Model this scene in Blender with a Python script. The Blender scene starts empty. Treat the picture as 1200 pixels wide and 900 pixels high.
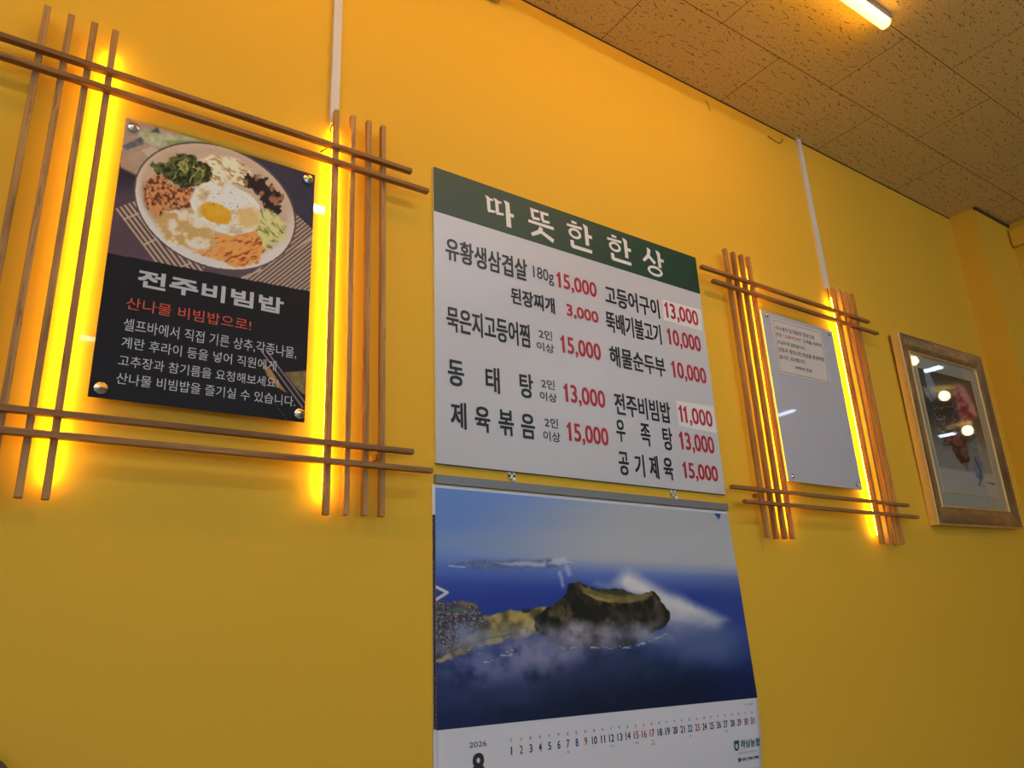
import bpy, bmesh, math, random
import numpy as np
from mathutils import Vector, Matrix, Euler

random.seed(7)
SC = bpy.context.scene
COL = SC.collection
PI = math.pi

# ------------------------------------------------------------------ camera
CAM_Z = 1.0
cam_data = bpy.data.cameras.new('camera')
cam_data.sensor_fit = 'HORIZONTAL'
cam_data.sensor_width = 36.0
cam_data.lens = 36.0 * 895.84 / 1200.0
cam_data.clip_start = 0.05
cam = bpy.data.objects.new('camera', cam_data)
COL.objects.link(cam)
cam.location = (0.0, -1.51, CAM_Z)
cam.rotation_euler = (1.89559174, 0.04479589, -0.59900479)
SC.camera = cam

# ------------------------------------------------------------------ world, view, light levels
SC.view_settings.view_transform = 'Standard'
SC.view_settings.look = 'None'
SC.view_settings.gamma = 1.0
SC.view_settings.use_curve_mapping = False
SC.view_settings.exposure = 0.0
world = bpy.data.worlds.new('world')
world.use_nodes = True
world.node_tree.nodes['Background'].inputs['Color'].default_value = (0.5, 0.55, 0.6, 1)
world.node_tree.nodes['Background'].inputs['Strength'].default_value = 0.02
SC.world = world

E_WARM = (21.5, 10.0, 0.6)        # warm batten lamps close to the menu wall
E_COOL = (40.0, 42.5, 47.0)       # white batten lamps overhead, some of them added for fill
E_FAR = (7.0, 8.4, 11.0)        # white batten lamps deeper in the room: reflected ones and added fill
E_LED = (27.0, 16.2, 0.8)         # LED strips behind the lattices
E_FILL_WIN = (1.95, 2.95, 4.2)           # unseen windows added behind the camera as soft fill
E_BULB = (16.0, 13.0, 7.0)

CEIL = 2.9255


# ------------------------------------------------------------------ materials
def lin(c):
    c = c / 255.0
    return c / 12.92 if c <= 0.04045 else ((c + 0.055) / 1.055) ** 2.4


def rgb(r, g, b):
    return (lin(r), lin(g), lin(b), 1.0)


class NT:
    """small node-tree helper"""
    def __init__(self, name):
        self.m = bpy.data.materials.new(name)
        self.m.use_nodes = True
        self.t = self.m.node_tree
        self.b = self.t.nodes['Principled BSDF']
        self.o = self.t.nodes['Material Output']

    def n(self, kind, **kw):
        nd = self.t.nodes.new(kind)
        for k, v in kw.items():
            setattr(nd, k, v)
        return nd

    def l(self, a, b):
        self.t.links.new(a, b)

    def math(self, op, a, b=None, clamp=False):
        nd = self.n('ShaderNodeMath', operation=op, use_clamp=clamp)
        for i, v in enumerate((a, b)):
            if v is None:
                continue
            if isinstance(v, (int, float)):
                nd.inputs[i].default_value = v
            else:
                self.l(v, nd.inputs[i])
        return nd.outputs[0]

    def mix(self, fac, a, b):
        nd = self.n('ShaderNodeMix', data_type='RGBA')
        for sock, v in ((nd.inputs[0], fac), (nd.inputs[6], a), (nd.inputs[7], b)):
            if isinstance(v, (int, float)):
                sock.default_value = v
            elif isinstance(v, tuple):
                sock.default_value = v
            else:
                self.l(v, sock)
        return nd.outputs[2]

    def coord(self, scale=(1, 1, 1), loc=(0, 0, 0), out='Object'):
        tc = self.n('ShaderNodeTexCoord')
        mp = self.n('ShaderNodeMapping')
        mp.inputs['Scale'].default_value = scale
        mp.inputs['Location'].default_value = loc
        self.l(tc.outputs[out], mp.inputs['Vector'])
        return mp.outputs[0]

    def noise(self, vec, scale, detail=4, rough=0.55):
        nd = self.n('ShaderNodeTexNoise')
        nd.inputs['Scale'].default_value = scale
        nd.inputs['Detail'].default_value = detail
        nd.inputs['Roughness'].default_value = rough
        self.l(vec, nd.inputs['Vector'])
        return nd.outputs['Fac']

    def ramp(self, fac, stops):
        nd = self.n('ShaderNodeValToRGB')
        el = nd.color_ramp.elements
        while len(el) < len(stops):
            el.new(0.5)
        for e, (p, c) in zip(el, stops):
            e.position = p
            e.color = c
        self.l(fac, nd.inputs[0])
        return nd.outputs[0]

    def bump(self, height, strength=0.2, dist=0.002):
        nd = self.n('ShaderNodeBump')
        nd.inputs['Strength'].default_value = strength
        nd.inputs['Distance'].default_value = dist
        self.l(height, nd.inputs['Height'])
        self.l(nd.outputs[0], self.b.inputs['Normal'])

    def set(self, **kw):
        for k, v in kw.items():
            s = self.b.inputs[k.replace('_', ' ')]
            if isinstance(v, (int, float, tuple)):
                s.default_value = v
            else:
                self.l(v, s)
        return self


def plain(name, col, rough=0.5, metal=0.0, var=0.06, scale=40.0, bump=0.0):
    q = NT(name)
    f = q.noise(q.coord(), scale)
    lo = tuple(c * (1 - var) for c in col[:3]) + (1,)
    hi = tuple(min(1, c * (1 + var)) for c in col[:3]) + (1,)
    q.set(Base_Color=q.mix(f, lo, hi), Roughness=rough, Metallic=metal)
    if bump:
        q.bump(f, bump)
    return q.m


def emitter(name, e):
    q = NT(name)
    k = max(max(e), 1e-6)
    q.set(Base_Color=(0.9, 0.9, 0.9, 1), Roughness=0.4, Emission_Color=tuple(c / k for c in e) + (1,), Emission_Strength=k)
    return q.m


def wood(name, axis, a, b, c):
    q = NT(name)
    s = [75, 75, 75]
    s[axis] = 4
    oi = q.n('ShaderNodeObjectInfo')
    vm = q.n('ShaderNodeVectorMath', operation='ADD')
    q.l(q.coord(tuple(s)), vm.inputs[0])
    mul = q.math('MULTIPLY', oi.outputs['Random'], 37.0)
    q.l(mul, vm.inputs[1])
    f = q.noise(vm.outputs[0], 1.0, 5, 0.6)
    s2 = [260, 260, 260]
    s2[axis] = 14
    g = q.noise(q.coord(tuple(s2)), 1.0, 2, 0.5)
    base = q.ramp(f, [(0.25, a), (0.5, b), (0.75, c)])
    fleck = q.math('GREATER_THAN', g, 0.62)
    dark = tuple(x * 0.55 for x in a[:3]) + (1,)
    fl = q.math('MULTIPLY', fleck, 0.5)
    tone = q.math('ADD', q.math('MULTIPLY', oi.outputs['Random'], 0.35), 0.80)
    hs = q.n('ShaderNodeHueSaturation')
    q.l(q.mix(fl, base, dark), hs.inputs['Color'])
    q.l(tone, hs.inputs['Value'])
    q.set(Base_Color=hs.outputs[0], Roughness=0.62)
    q.bump(f, 0.25, 0.001)
    return q.m


def wall_paint():
    q = NT('yellow_wall_paint')
    v = q.coord()
    big = q.noise(v, 2.2, 3)
    fine = q.noise(v, 180, 3)
    mid = q.noise(v, 26, 4)
    c = q.mix(big, WALL_A, WALL_B)
    # a few scuffs and specks with shapes of their own
    vo = q.n('ShaderNodeTexVoronoi')
    vo.inputs['Scale'].default_value = 3.1
    q.l(v, vo.inputs['Vector'])
    speck = q.math('LESS_THAN', vo.outputs['Distance'], 0.011)
    c = q.mix(q.math('MULTIPLY', speck, 0.55), c, rgb(90, 60, 20))
    q.set(Base_Color=c, Roughness=0.5, Specular_IOR_Level=0.07)
    h = q.math('ADD', q.math('MULTIPLY', fine, 0.25), q.math('MULTIPLY', mid, 0.75))
    q.bump(h, 0.10, 0.003)
    return q.m


WALL_A = (0.87, 0.49, 0.040, 1.0)
WALL_B = (0.90, 0.515, 0.047, 1.0)


def ceiling_tiles():
    """300 x 600 mm mineral fibre tiles in running bond, pin holes and worm fissures"""
    q = NT('mineral_fibre_ceiling_tile')
    v = q.coord(loc=(-1.501 + 0.3015, 0.272, 0))
    br = q.n('ShaderNodeTexBrick', offset=0.5, offset_frequency=2, squash=1.0)
    br.inputs['Scale'].default_value = 1.0
    br.inputs['Mortar Size'].default_value = 0.0016
    br.inputs['Mortar Smooth'].default_value = 0.1
    br.inputs['Brick Width'].default_value = 0.603
    br.inputs['Row Height'].default_value = 0.300
    br.inputs['Color1'].default_value = (1, 1, 1, 1)
    br.inputs['Color2'].default_value = (0.93, 0.93, 0.93, 1)
    br.inputs['Mortar'].default_value = (0.0, 0.0, 0.0, 1)
    q.l(v, br.inputs['Vector'])
    wob = q.n('ShaderNodeTexNoise')
    wob.inputs['Scale'].default_value = 60
    q.l(v, wob.inputs['Vector'])
    sub = q.n('ShaderNodeVectorMath', operation='SUBTRACT')
    q.l(wob.outputs['Color'], sub.inputs[0])
    sub.inputs[1].default_value = (0.5, 0.5, 0.5)
    sc = q.n('ShaderNodeVectorMath', operation='SCALE')
    q.l(sub.outputs[0], sc.inputs[0])
    sc.inputs['Scale'].default_value = 0.012
    ad = q.n('ShaderNodeVectorMath', operation='ADD')
    q.l(v, ad.inputs[0])
    q.l(sc.outputs[0], ad.inputs[1])

    def marks(scale, length, width, keep, spread):
        vo = q.n('ShaderNodeTexVoronoi', voronoi_dimensions='2D')
        vo.inputs['Scale'].default_value = scale
        q.l(ad.outputs[0], vo.inputs['Vector'])
        d = q.n('ShaderNodeVectorMath', operation='SUBTRACT')
        q.l(ad.outputs[0], d.inputs[0])
        q.l(vo.outputs['Position'], d.inputs[1])
        sp = q.n('ShaderNodeSeparateColor')
        q.l(vo.outputs['Color'], sp.inputs[0])
        ro = q.n('ShaderNodeVectorRotate', rotation_type='Z_AXIS')
        q.l(d.outputs[0], ro.inputs['Vector'])
        q.l(q.math('MULTIPLY', q.math('SUBTRACT', sp.outputs[0], 0.5), spread), ro.inputs['Angle'])
        xy = q.n('ShaderNodeSeparateXYZ')
        q.l(ro.outputs[0], xy.inputs[0])
        ln = q.math('MULTIPLY', q.math('ADD', sp.outputs[2], 0.35), length)
        ex = q.math('LESS_THAN', q.math('ABSOLUTE', xy.outputs[0]), ln)
        ey = q.math('LESS_THAN', q.math('ABSOLUTE', xy.outputs[1]), width)
        kp = q.math('LESS_THAN', sp.outputs[1], keep)
        return q.math('MULTIPLY', q.math('MULTIPLY', ex, ey), kp)

    worm = marks(34, 0.0118, 0.0013, 0.50, 0.9)
    pin = marks(62, 0.0016, 0.0016, 0.92, 3.0)
    holes = q.math('MAXIMUM', worm, pin)
    stain = q.noise(v, 1.7, 4)
    base = q.mix(stain, rgb(218, 192, 122), rgb(228, 202, 134))
    mul = q.n('ShaderNodeMix', data_type='RGBA', blend_type='MULTIPLY')
    mul.inputs[0].default_value = 1.0
    q.l(base, mul.inputs[6])
    q.l(br.outputs['Color'], mul.inputs[7])
    col = q.mix(q.math('MULTIPLY', br.outputs['Fac'], 0.85), base, rgb(70, 58, 40))
    col = q.mix(q.math('MULTIPLY', holes, 0.80), col, rgb(84, 52, 24))
    q.set(Base_Color=col, Roughness=0.95, Specular_IOR_Level=0.1)
    h = q.math('SUBTRACT', 1.0, q.math('MAXIMUM', holes, br.outputs['Fac']))
    q.bump(h, 0.5, 0.003)
    return q.m


def clear_sheet(name, tint=(1, 1, 1, 1), rough=0.02, ior=1.45, haze=0.0):
    """clear glass or acrylic: see-through with a Fresnel reflection"""
    q = NT(name)
    fr = q.n('ShaderNodeFresnel')
    fr.inputs['IOR'].default_value = ior
    tr = q.n('ShaderNodeBsdfTransparent')
    tr.inputs['Color'].default_value = tint
    gl = q.n('ShaderNodeBsdfGlossy')
    gl.inputs['Roughness'].default_value = rough
    gl.inputs['Color'].default_value = (1, 1, 1, 1)
    f = q.noise(q.coord(), 30)
    q.l(q.math('ADD', q.math('MULTIPLY', f, 0.01), rough), gl.inputs['Roughness'])
    ms = q.n('ShaderNodeMixShader')
    ge = q.n('ShaderNodeNewGeometry')        # reflect on the outer skin only
    q.l(q.math('MULTIPLY', fr.outputs[0], q.math('SUBTRACT', 1.0, ge.outputs['Backfacing'])), ms.inputs[0])
    q.l(tr.outputs[0], ms.inputs[1])
    q.l(gl.outputs[0], ms.inputs[2])
    q.l(ms.outputs[0], q.o.inputs['Surface'])
    return q.m


def printed(name, rough=0.35, spec=0.4):
    """ink on paper: the colours come from the print's own colour layer"""
    q = NT(name)
    at = q.n('ShaderNodeAttribute', attribute_name='ink')
    q.set(Base_Color=at.outputs['Color'], Roughness=rough, Specular_IOR_Level=spec)
    return q.m


def gold_leaf():
    q = NT('crackled_gold_leaf')
    v = q.coord()
    vo = q.n('ShaderNodeTexVoronoi', feature='DISTANCE_TO_EDGE')
    vo.inputs['Scale'].default_value = 34
    q.l(v, vo.inputs['Vector'])
    n1 = q.noise(v, 7, 5)
    n2 = q.noise(v, 60, 4)
    c = q.ramp(n1, [(0.3, rgb(142, 112, 74)), (0.55, rgb(172, 138, 94)), (0.75, rgb(204, 172, 124))])
    crack = q.math('LESS_THAN', vo.outputs['Distance'], 0.02)
    c = q.mix(q.math('MULTIPLY', crack, 0.25), c, rgb(110, 84, 52))
    q.set(Base_Color=c, Metallic=0.6, Roughness=0.24)
    h = q.math('ADD', q.math('MULTIPLY', n2, 0.6), q.math('MULTIPLY', q.math('MINIMUM', vo.outputs['Distance'], 0.06), 2.5))
    q.bump(h, 0.6, 0.004)
    return q.m


M = {}
M['wall'] = wall_paint()
M['ceiling'] = ceiling_tiles()
M['wood_v'] = wood('oak_upright_grain', 2, rgb(146, 98, 46), rgb(190, 136, 70), rgb(212, 160, 92))
M['wood_h'] = wood('oak_level_grain', 0, rgb(122, 78, 36), rgb(156, 106, 54), rgb(180, 128, 72))
M['chair_wood'] = wood('dark_chair_wood', 2, rgb(70, 42, 22), rgb(96, 60, 32), rgb(120, 78, 44))
M['led'] = emitter('warm_led_strip', E_LED)
M['lamp_warm'] = emitter('warm_lamp_diffuser', E_WARM)
M['lamp_cool'] = emitter('white_lamp_diffuser', E_COOL)
M['lamp_far'] = emitter('far_white_lamp_diffuser', E_FAR)
M['window_pane'] = emitter('daylit_frosted_glass', E_FILL_WIN)
M['bulb'] = emitter('warm_bulb_globe', E_BULB)
M['lamp_body'] = plain('grey_lamp_housing', rgb(150, 140, 135), 0.45)
M['white_plastic'] = plain('white_plastic', rgb(222, 216, 206), 0.45)
M['black_cable'] = plain('dark_cable', rgb(40, 34, 30), 0.6)
M['white_board'] = plain('white_sign_board', rgb(209, 208, 210), 0.33, var=0.02, scale=8)
M['green_vinyl'] = plain('dark_green_vinyl', rgb(18, 64, 48), 0.45, var=0.04)
M['white_vinyl'] = plain('white_vinyl', rgb(238, 234, 228), 0.4, var=0.01)
M['black_vinyl'] = plain('black_vinyl', rgb(22, 24, 28), 0.4)
M['grey_vinyl'] = plain('charcoal_vinyl', rgb(52, 54, 58), 0.4)
M['red_vinyl'] = plain('red_vinyl', rgb(190, 26, 48), 0.4)
M['orange_ink'] = plain('orange_red_ink', rgb(222, 84, 48), 0.45)
M['pale_ink'] = plain('pale_grey_ink', rgb(205, 203, 202), 0.45)
M['chrome'] = plain('brushed_chrome', rgb(215, 205, 190), 0.22, 1.0, bump=0.05)
M['acrylic'] = clear_sheet('clear_acrylic')
M['glass'] = clear_sheet('picture_glass', ior=1.5)
M['panel'] = plain('white_acrylic_panel', rgb(200, 198, 202), 0.03, var=0.01)
M['paper'] = plain('notice_paper', rgb(224, 212, 200), 0.6, var=0.02)
M['ink'] = plain('dark_print_ink', rgb(46, 42, 42), 0.6)
M['red_ink'] = plain('red_print_ink', rgb(196, 52, 48), 0.6)
M['blue_ink'] = plain('blue_print_ink', rgb(40, 62, 140), 0.6)
M['green_ink'] = plain('green_print_ink', rgb(16, 96, 66), 0.6)
M['page'] = plain('calendar_paper', rgb(232, 227, 230), 0.45, var=0.015, scale=6)
M['binder'] = plain('grey_metal_binder', rgb(138, 140, 142), 0.42, 0.3)
M['rivet'] = plain('white_rivet', rgb(230, 228, 224), 0.4)
M['gold'] = gold_leaf()
M['gold_edge'] = plain('bright_gold_edge', rgb(226, 186, 112), 0.4, 0.2)
M['mat_board'] = plain('grey_mat_board', rgb(168, 162, 144), 0.7, var=0.02)
M['print'] = printed('poster_print', 0.55, 0.2)
M['photo_print'] = printed('calendar_print', 0.40, 0.4)
M['painting'] = printed('flower_painting', 0.6, 0.2)
M['cream'] = plain('cream_wall_paint', rgb(226, 222, 214), 0.6, var=0.03, scale=3)
M['alu'] = plain('grey_window_frame', rgb(120, 122, 124), 0.4, 0.4)
M['floor'] = plain('grey_floor_tile', rgb(140, 136, 130), 0.4, var=0.1, scale=3)
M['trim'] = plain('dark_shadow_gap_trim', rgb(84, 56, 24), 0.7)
M['blue_corner'] = plain('blue_paper_corner', rgb(44, 76, 160), 0.5)
M['cushion'] = plain('brown_vinyl_seat', rgb(72, 48, 34), 0.5)


# ------------------------------------------------------------------ mesh helpers
def link(o, parent=None):
    COL.objects.link(o)
    if parent is not None:
        o.parent = parent
    return o


def tag(o, label=None, cat=None, group=None, kind=None):
    if label:
        o['label'] = label
    if cat:
        o['category'] = cat
    if group:
        o['group'] = group
    if kind:
        o['kind'] = kind
    return o


def thing(name, label, cat, loc=(0, 0, 0), rot=(0, 0, 0), group=None):
    o = bpy.data.objects.new(name, None)
    o.empty_display_size = 0.05
    o.location = loc
    o.rotation_euler = rot
    link(o)
    return tag(o, label, cat, group)


def from_data(name, verts, faces, m, parent=None, smooth=False):
    me = bpy.data.meshes.new(name)
    me.from_pydata([tuple(v) for v in verts], [], [tuple(f) for f in faces])
    me.materials.append(m)
    if smooth:
        me.polygons.foreach_set('use_smooth', [True] * len(me.polygons))
    me.update()
    return link(bpy.data.objects.new(name, me), parent)


def finish(bm, name, m, parent=None, smooth=False):
    bmesh.ops.recalc_face_normals(bm, faces=bm.faces)
    me = bpy.data.meshes.new(name)
    bm.to_mesh(me)
    bm.free()
    me.materials.append(m)
    if smooth:
        me.polygons.foreach_set('use_smooth', [True] * len(me.polygons))
    return link(bpy.data.objects.new(name, me), parent)


def add_box(bm, lo, hi, bevel=0.0, seg=2):
    r = bmesh.ops.create_cube(bm, size=1.0)
    vs = r['verts']
    for v in vs:
        v.co = Vector([lo[i] + (v.co[i] + 0.5) * (hi[i] - lo[i]) for i in range(3)])
    if bevel:
        es = list({e for v in vs for e in v.link_edges})
        bmesh.ops.bevel(bm, geom=es, offset=bevel, segments=seg, affect='EDGES', profile=0.5)


def box(name, lo, hi, m, parent=None, bevel=0.0):
    bm = bmesh.new()
    add_box(bm, lo, hi, bevel)
    return finish(bm, name, m, parent)


def tube(name, pts, r, m, parent=None, n=8, closed=True):
    pts = [Vector(p) for p in pts]
    V, Fc = [], []
    up = Vector((0.13, 0.31, 0.94))
    for i, p in enumerate(pts):
        t = (pts[min(i + 1, len(pts) - 1)] - pts[max(i - 1, 0)]).normalized()
        a = t.cross(up)
        if a.length < 1e-4:
            a = t.cross(Vector((1, 0, 0)))
        a.normalize()
        b = t.cross(a)
        rr = r[i] if isinstance(r, (list, tuple)) else r
        for k in range(n):
            V.append(p + rr * (math.cos(2 * PI * k / n) * a + math.sin(2 * PI * k / n) * b))
    for i in range(len(pts) - 1):
        for k in range(n):
            Fc.append((i * n + k, i * n + (k + 1) % n, (i + 1) * n + (k + 1) % n, (i + 1) * n + k))
    Fc.append(tuple(range(n))[::-1])
    Fc.append(tuple((len(pts) - 1) * n + k for k in range(n)))
    return from_data(name, V, Fc, m, parent, smooth=True)


def lathe_y(name, prof, m, parent=None, n=20, smooth=True, loc=(0, 0, 0)):
    """profile of (radius, y) turned about the y axis"""
    V, Fc = [], []
    for (r, y) in prof:
        for k in range(n):
            a = 2 * PI * k / n
            V.append((r * math.cos(a), y, r * math.sin(a)))
    for i in range(len(prof) - 1):
        for k in range(n):
            Fc.append((i * n + k, (i + 1) * n + k, (i + 1) * n + (k + 1) % n, i * n + (k + 1) % n))
    Fc.append(tuple(range(n)))
    Fc.append(tuple((len(prof) - 1) * n + k for k in range(n))[::-1])
    o = from_data(name, V, Fc, m, parent, smooth)
    o.location = loc
    return o


def copy_tree(o, parent=None):
    c = o.copy()
    COL.objects.link(c)
    if parent is not None:
        c.parent = parent
    for ch in list(o.children):
        copy_tree(ch, c)
    return c


# ------------------------------------------------------------------ lettering
_glyphs = {}


def glyph_mesh(text, weight=0.0, spacing=1.0):
    """outline of a text, normalised to the unit square"""
    key = (text, weight, spacing)
    if key not in _glyphs:
        cu = bpy.data.curves.new('lettering_curve', 'FONT')
        cu.body = text
        cu.size = 1.0
        cu.offset = weight
        cu.space_character = spacing
        cu.resolution_u = 3
        ob = bpy.data.objects.new('lettering_curve', cu)
        COL.objects.link(ob)
        bpy.context.view_layer.update()
        me = ob.to_mesh()
        v = np.empty(len(me.vertices) * 3)
        me.vertices.foreach_get('co', v)
        v = v.reshape(-1, 3)[:, :2].copy()
        f = [tuple(p.vertices) for p in me.polygons]
        ob.to_mesh_clear()
        bpy.data.objects.remove(ob)
        bpy.data.curves.remove(cu)
        lo, hi = v.min(0), v.max(0)
        _glyphs[key] = ((v - lo) / np.maximum(hi - lo, 1e-6), f, hi - lo)
    return _glyphs[key]


class Letters:
    """collects lines of text that lie on one surface; place(x, z) -> 3D point"""
    def __init__(self, place, slope=0.0):
        self.V, self.F, self.place, self.slope, self.lift = [], [], place, slope, 0.0

    def add(self, text, x0, x1, z0, z1, bold=0.0, spacing=1.0):
        """bold thickens the strokes by this many metres each way"""
        k = self.slope * (x1 - x0) * 0.5
        z0, z1 = z0 - k, z1 + k
        v, f, _ = glyph_mesh(text, 0.0, spacing)
        s = 1 if z1 >= z0 else -1
        shifts = [(0, 0)] if not bold else [(-1, -1), (-1, 1), (1, -1), (1, 1), (0, 0), (-1, 0), (1, 0)]
        for dx, dz in shifts:
            o = len(self.V)
            for a, b in v:
                x = x0 + bold + a * (x1 - x0 - 2 * bold) + dx * bold
                z = z0 + s * bold + b * (z1 - z0 - 2 * s * bold) + dz * bold
                z += self.slope * ((x - x0) - 0.5 * (x1 - x0))
                q = self.place(x, z)
                self.V.append((q[0], q[1] - self.lift, q[2]))
            self.lift += 3e-5          # each layer of ink a hair above the last
            self.F += [tuple(i + o for i in q) for q in f]

    def figures(self, text, x0, x1, z0, z1, bold):
        """price in condensed figures; a leading 1 is drawn with its flag"""
        w, n = x1 - x0, 0
        while text[n] == '1':
            n += 1
        step = 0.135 * w
        zb = z0 + 0.13 * (z1 - z0) if ',' in text else z0        # the comma drops below the line
        for k in range(n):
            a = x0 + k * step
            r = a + 0.100 * w
            s = 0.062 * w
            h = z1 - zb
            g = self.slope * (a - x0 - 0.5 * w)
            self.poly([(r - s, zb + g), (r, zb + g), (r, z1 + g), (r - 0.6 * s, z1 + g), (r - s, z1 - 0.07 * h + g)])
            self.poly([(a, z1 - 0.20 * h + g), (r - s, z1 - 0.12 * h + g), (r - 0.6 * s, z1 + g), (r - s * 0.9, z1 - 0.30 * h + g), (a, z1 - 0.33 * h + g)])
        self.add(text[n:], x0 + n * step + (0.0 if not n else 0.004), x1, z0, z1, bold)

    def poly(self, pts):
        o = len(self.V)
        self.V += [(q[0], q[1] - self.lift, q[2]) for q in (self.place(x, z) for x, z in pts)]
        self.lift += 1.5e-5
        self.F.append(tuple(range(o, o + len(pts))))

    def build(self, name, m, parent):
        return from_data(name, self.V, self.F, m, parent)


# ================================================================== THE SETTING
def structure(o):
    o['kind'] = 'structure'
    return o


X0, X1, YB = -3.2, 11.0, -5.2
structure(box('wall_front', (X0, 0.0, 0.0), (X1, 0.12, CEIL), M['wall']))
structure(box('wall_pillar', (3.815, -0.124, 0.0), (4.166, 0.0, CEIL), M['wall']))
structure(box('wall_side', (4.166, -0.34, 0.0), (4.40, 0.0, CEIL), M['wall']))
structure(box('wall_left', (X0 - 0.12, YB, 0.0), (X0, 0.12, CEIL), M['cream']))
structure(box('wall_right', (X1, YB, 0.0), (X1 + 0.12, 0.12, CEIL), M['cream']))
structure(box('wall_back', (X0 - 0.12, YB - 0.12, 0.0), (X1 + 0.12, YB, CEIL), M['cream']))
structure(box('floor', (X0 - 0.12, YB - 0.12, -0.1), (X1 + 0.12, 0.12, 0.0), M['floor']))
structure(box('ceiling', (X0 - 0.12, YB - 0.12, CEIL), (X1 + 0.12, 0.12, CEIL + 0.05), M['ceiling']))
structure(box('trim_1', (3.809, -0.130, CEIL - 0.016), (4.166, -0.118, CEIL), M['trim'], bevel=0.002))  # dark strip standing in for the shadow of the gap under the ceiling
bm = bmesh.new()
add_box(bm, (4.128, -0.34, CEIL - 0.135), (4.17, -0.1285, CEIL - 0.040), 0.010, 3)
structure(finish(bm, 'trim_2', M['wall']))
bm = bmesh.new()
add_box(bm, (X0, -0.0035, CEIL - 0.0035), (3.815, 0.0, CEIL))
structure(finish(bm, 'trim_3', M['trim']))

# unseen frosted windows, added behind the camera to brighten the lower wall
for n, (xa, xb) in enumerate(((-2.6, -0.4), (0.2, 2.4)), 1):
    w = thing('window_%d' % n, 'frosted daylit window in the wall behind the camera', 'window', (xa, YB, 0.85))
    w['kind'] = 'structure'
    L, Hh = xb - xa, 1.45
    for a, b, c, d in ((0, L, 0, 0.06), (0, L, Hh - 0.06, Hh), (0, 0.06, 0.06, Hh - 0.06), (L - 0.06, L, 0.06, Hh - 0.06), (L / 2 - 0.03, L / 2 + 0.03, 0.06, Hh - 0.06)):
        box('window_frame', (a, 0.001, c), (b, 0.05, d), M['alu'], w, 0.003)
    box('window_pane', (0.05, 0.002, 0.05), (L - 0.05, 0.02, Hh - 0.05), M['window_pane'], w)

# ================================================================== CEILING LAMPS
def batten(label, x, y, length, glow, axis='x', group=None, w=0.040):
    """surface batten: sheet housing, glowing diffuser, two end caps; origin at one end"""
    t = thing('batten_lamp', label, 'ceiling lamp', (x, y, CEIL), (0, 0, 0 if axis == 'x' else PI / 2), group)
    L = length
    bm = bmesh.new()
    add_box(bm, (0.004, -w / 2, -0.026), (L - 0.004, w / 2, 0.0), 0.002)
    finish(bm, 'housing', M['lamp_body'], t)
    # rounded diffuser
    prof = [(-w / 2 * 0.94, -0.026), (-w / 2 * 0.94, -0.036), (-w / 2 * 0.72, -0.044), (-w * 0.2, -0.048),
            (w * 0.2, -0.048), (w / 2 * 0.72, -0.044), (w / 2 * 0.94, -0.036), (w / 2 * 0.94, -0.026)]
    V = [(0.006, a, b) for a, b in prof] + [(L - 0.006, a, b) for a, b in prof]
    n = len(prof)
    F = [(i, (i + 1) % n, n + (i + 1) % n, n + i) for i in range(n)] + [tuple(range(n))[::-1], tuple(range(n, 2 * n))]
    from_data('diffuser', V, F, glow, t)
    for a in (0.0, L - 0.006):
        bm = bmesh.new()
        add_box(bm, (a, -w / 2 - 0.001, -0.030), (a + 0.006, w / 2 + 0.001, 0.0), 0.002)
        finish(bm, 'end_cap', M['lamp_body'], t)
    return t


batten('glowing batten lamp on the tiled ceiling, its end at the top edge', 0.95, -0.582, 1.30, M['lamp_warm'])
batten('warm batten lamp on the ceiling above the bowl poster, beyond the top of the frame', -0.42, -0.582, 1.30, M['lamp_warm'])
G = 'white batten lamps over the dining room'
batten('white batten lamp on the ceiling straight above the camera', 0.92, -1.49, 1.20, M['lamp_cool'], group=G)
batten('white batten lamp on the ceiling above the left end of the room', -1.90, -1.49, 1.20, M['lamp_cool'], group=G)  # added out of view to fill the left side
batten('white batten lamp on the ceiling above the middle tables', 3.10, -3.00, 1.20, M['lamp_cool'], group=G)  # added out of view so the lower wall gets more white light
batten('white batten lamp reflected as a streak in the blank notice panel', 6.0, -3.78, 1.20, M['lamp_far'], 'y', G)
batten('short white batten lamp reflected near the top of the flower picture', 6.18, -1.49, 0.14, M['lamp_far'], 'y', G, 0.06)
batten('short white batten lamp reflected in the middle of the flower picture', 8.80, -2.72, 0.17, M['lamp_far'], 'y', G, 0.08)
batten('white batten lamp at the back left of the room, out of frame', -0.6, -3.6, 1.20, M['lamp_far'], group=G)  # added for general fill, never in view
batten('white batten lamp at the back middle of the room, out of frame', 2.6, -3.6, 1.20, M['lamp_far'], group=G)  # another unseen lamp, added for general fill

for (bx, by, r, lab) in ((5.74, -1.35, 0.036, 'warm round bulb reflected at the top left of the flower picture'),
                         (6.97, -1.74, 0.044, 'warm round bulb reflected beside the pink bloom of the picture'),
                         (8.59, -2.32, 0.053, 'warm round bulb reflected low in the flower picture')):
    t = thing('ceiling_bulb', lab, 'light bulb', (bx, by, CEIL), (PI / 2, 0, 0), 'warm round ceiling bulbs')
    lathe_y('socket', [(0.03, 0.0), (0.03, -0.012), (0.018, -0.016), (0.018, -0.03)], M['white_plastic'], t, 16)
    prof = [(0.016, -0.028)] + [(r * math.sin(a), -0.028 - r * 0.9 + r * math.cos(a)) for a in
                                [0.5 + k * (PI - 0.5) / 10 for k in range(10)]] + [(0.001, -0.028 - 1.9 * r)]
    lathe_y('globe', prof, M['bulb'], t, 18)


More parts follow.
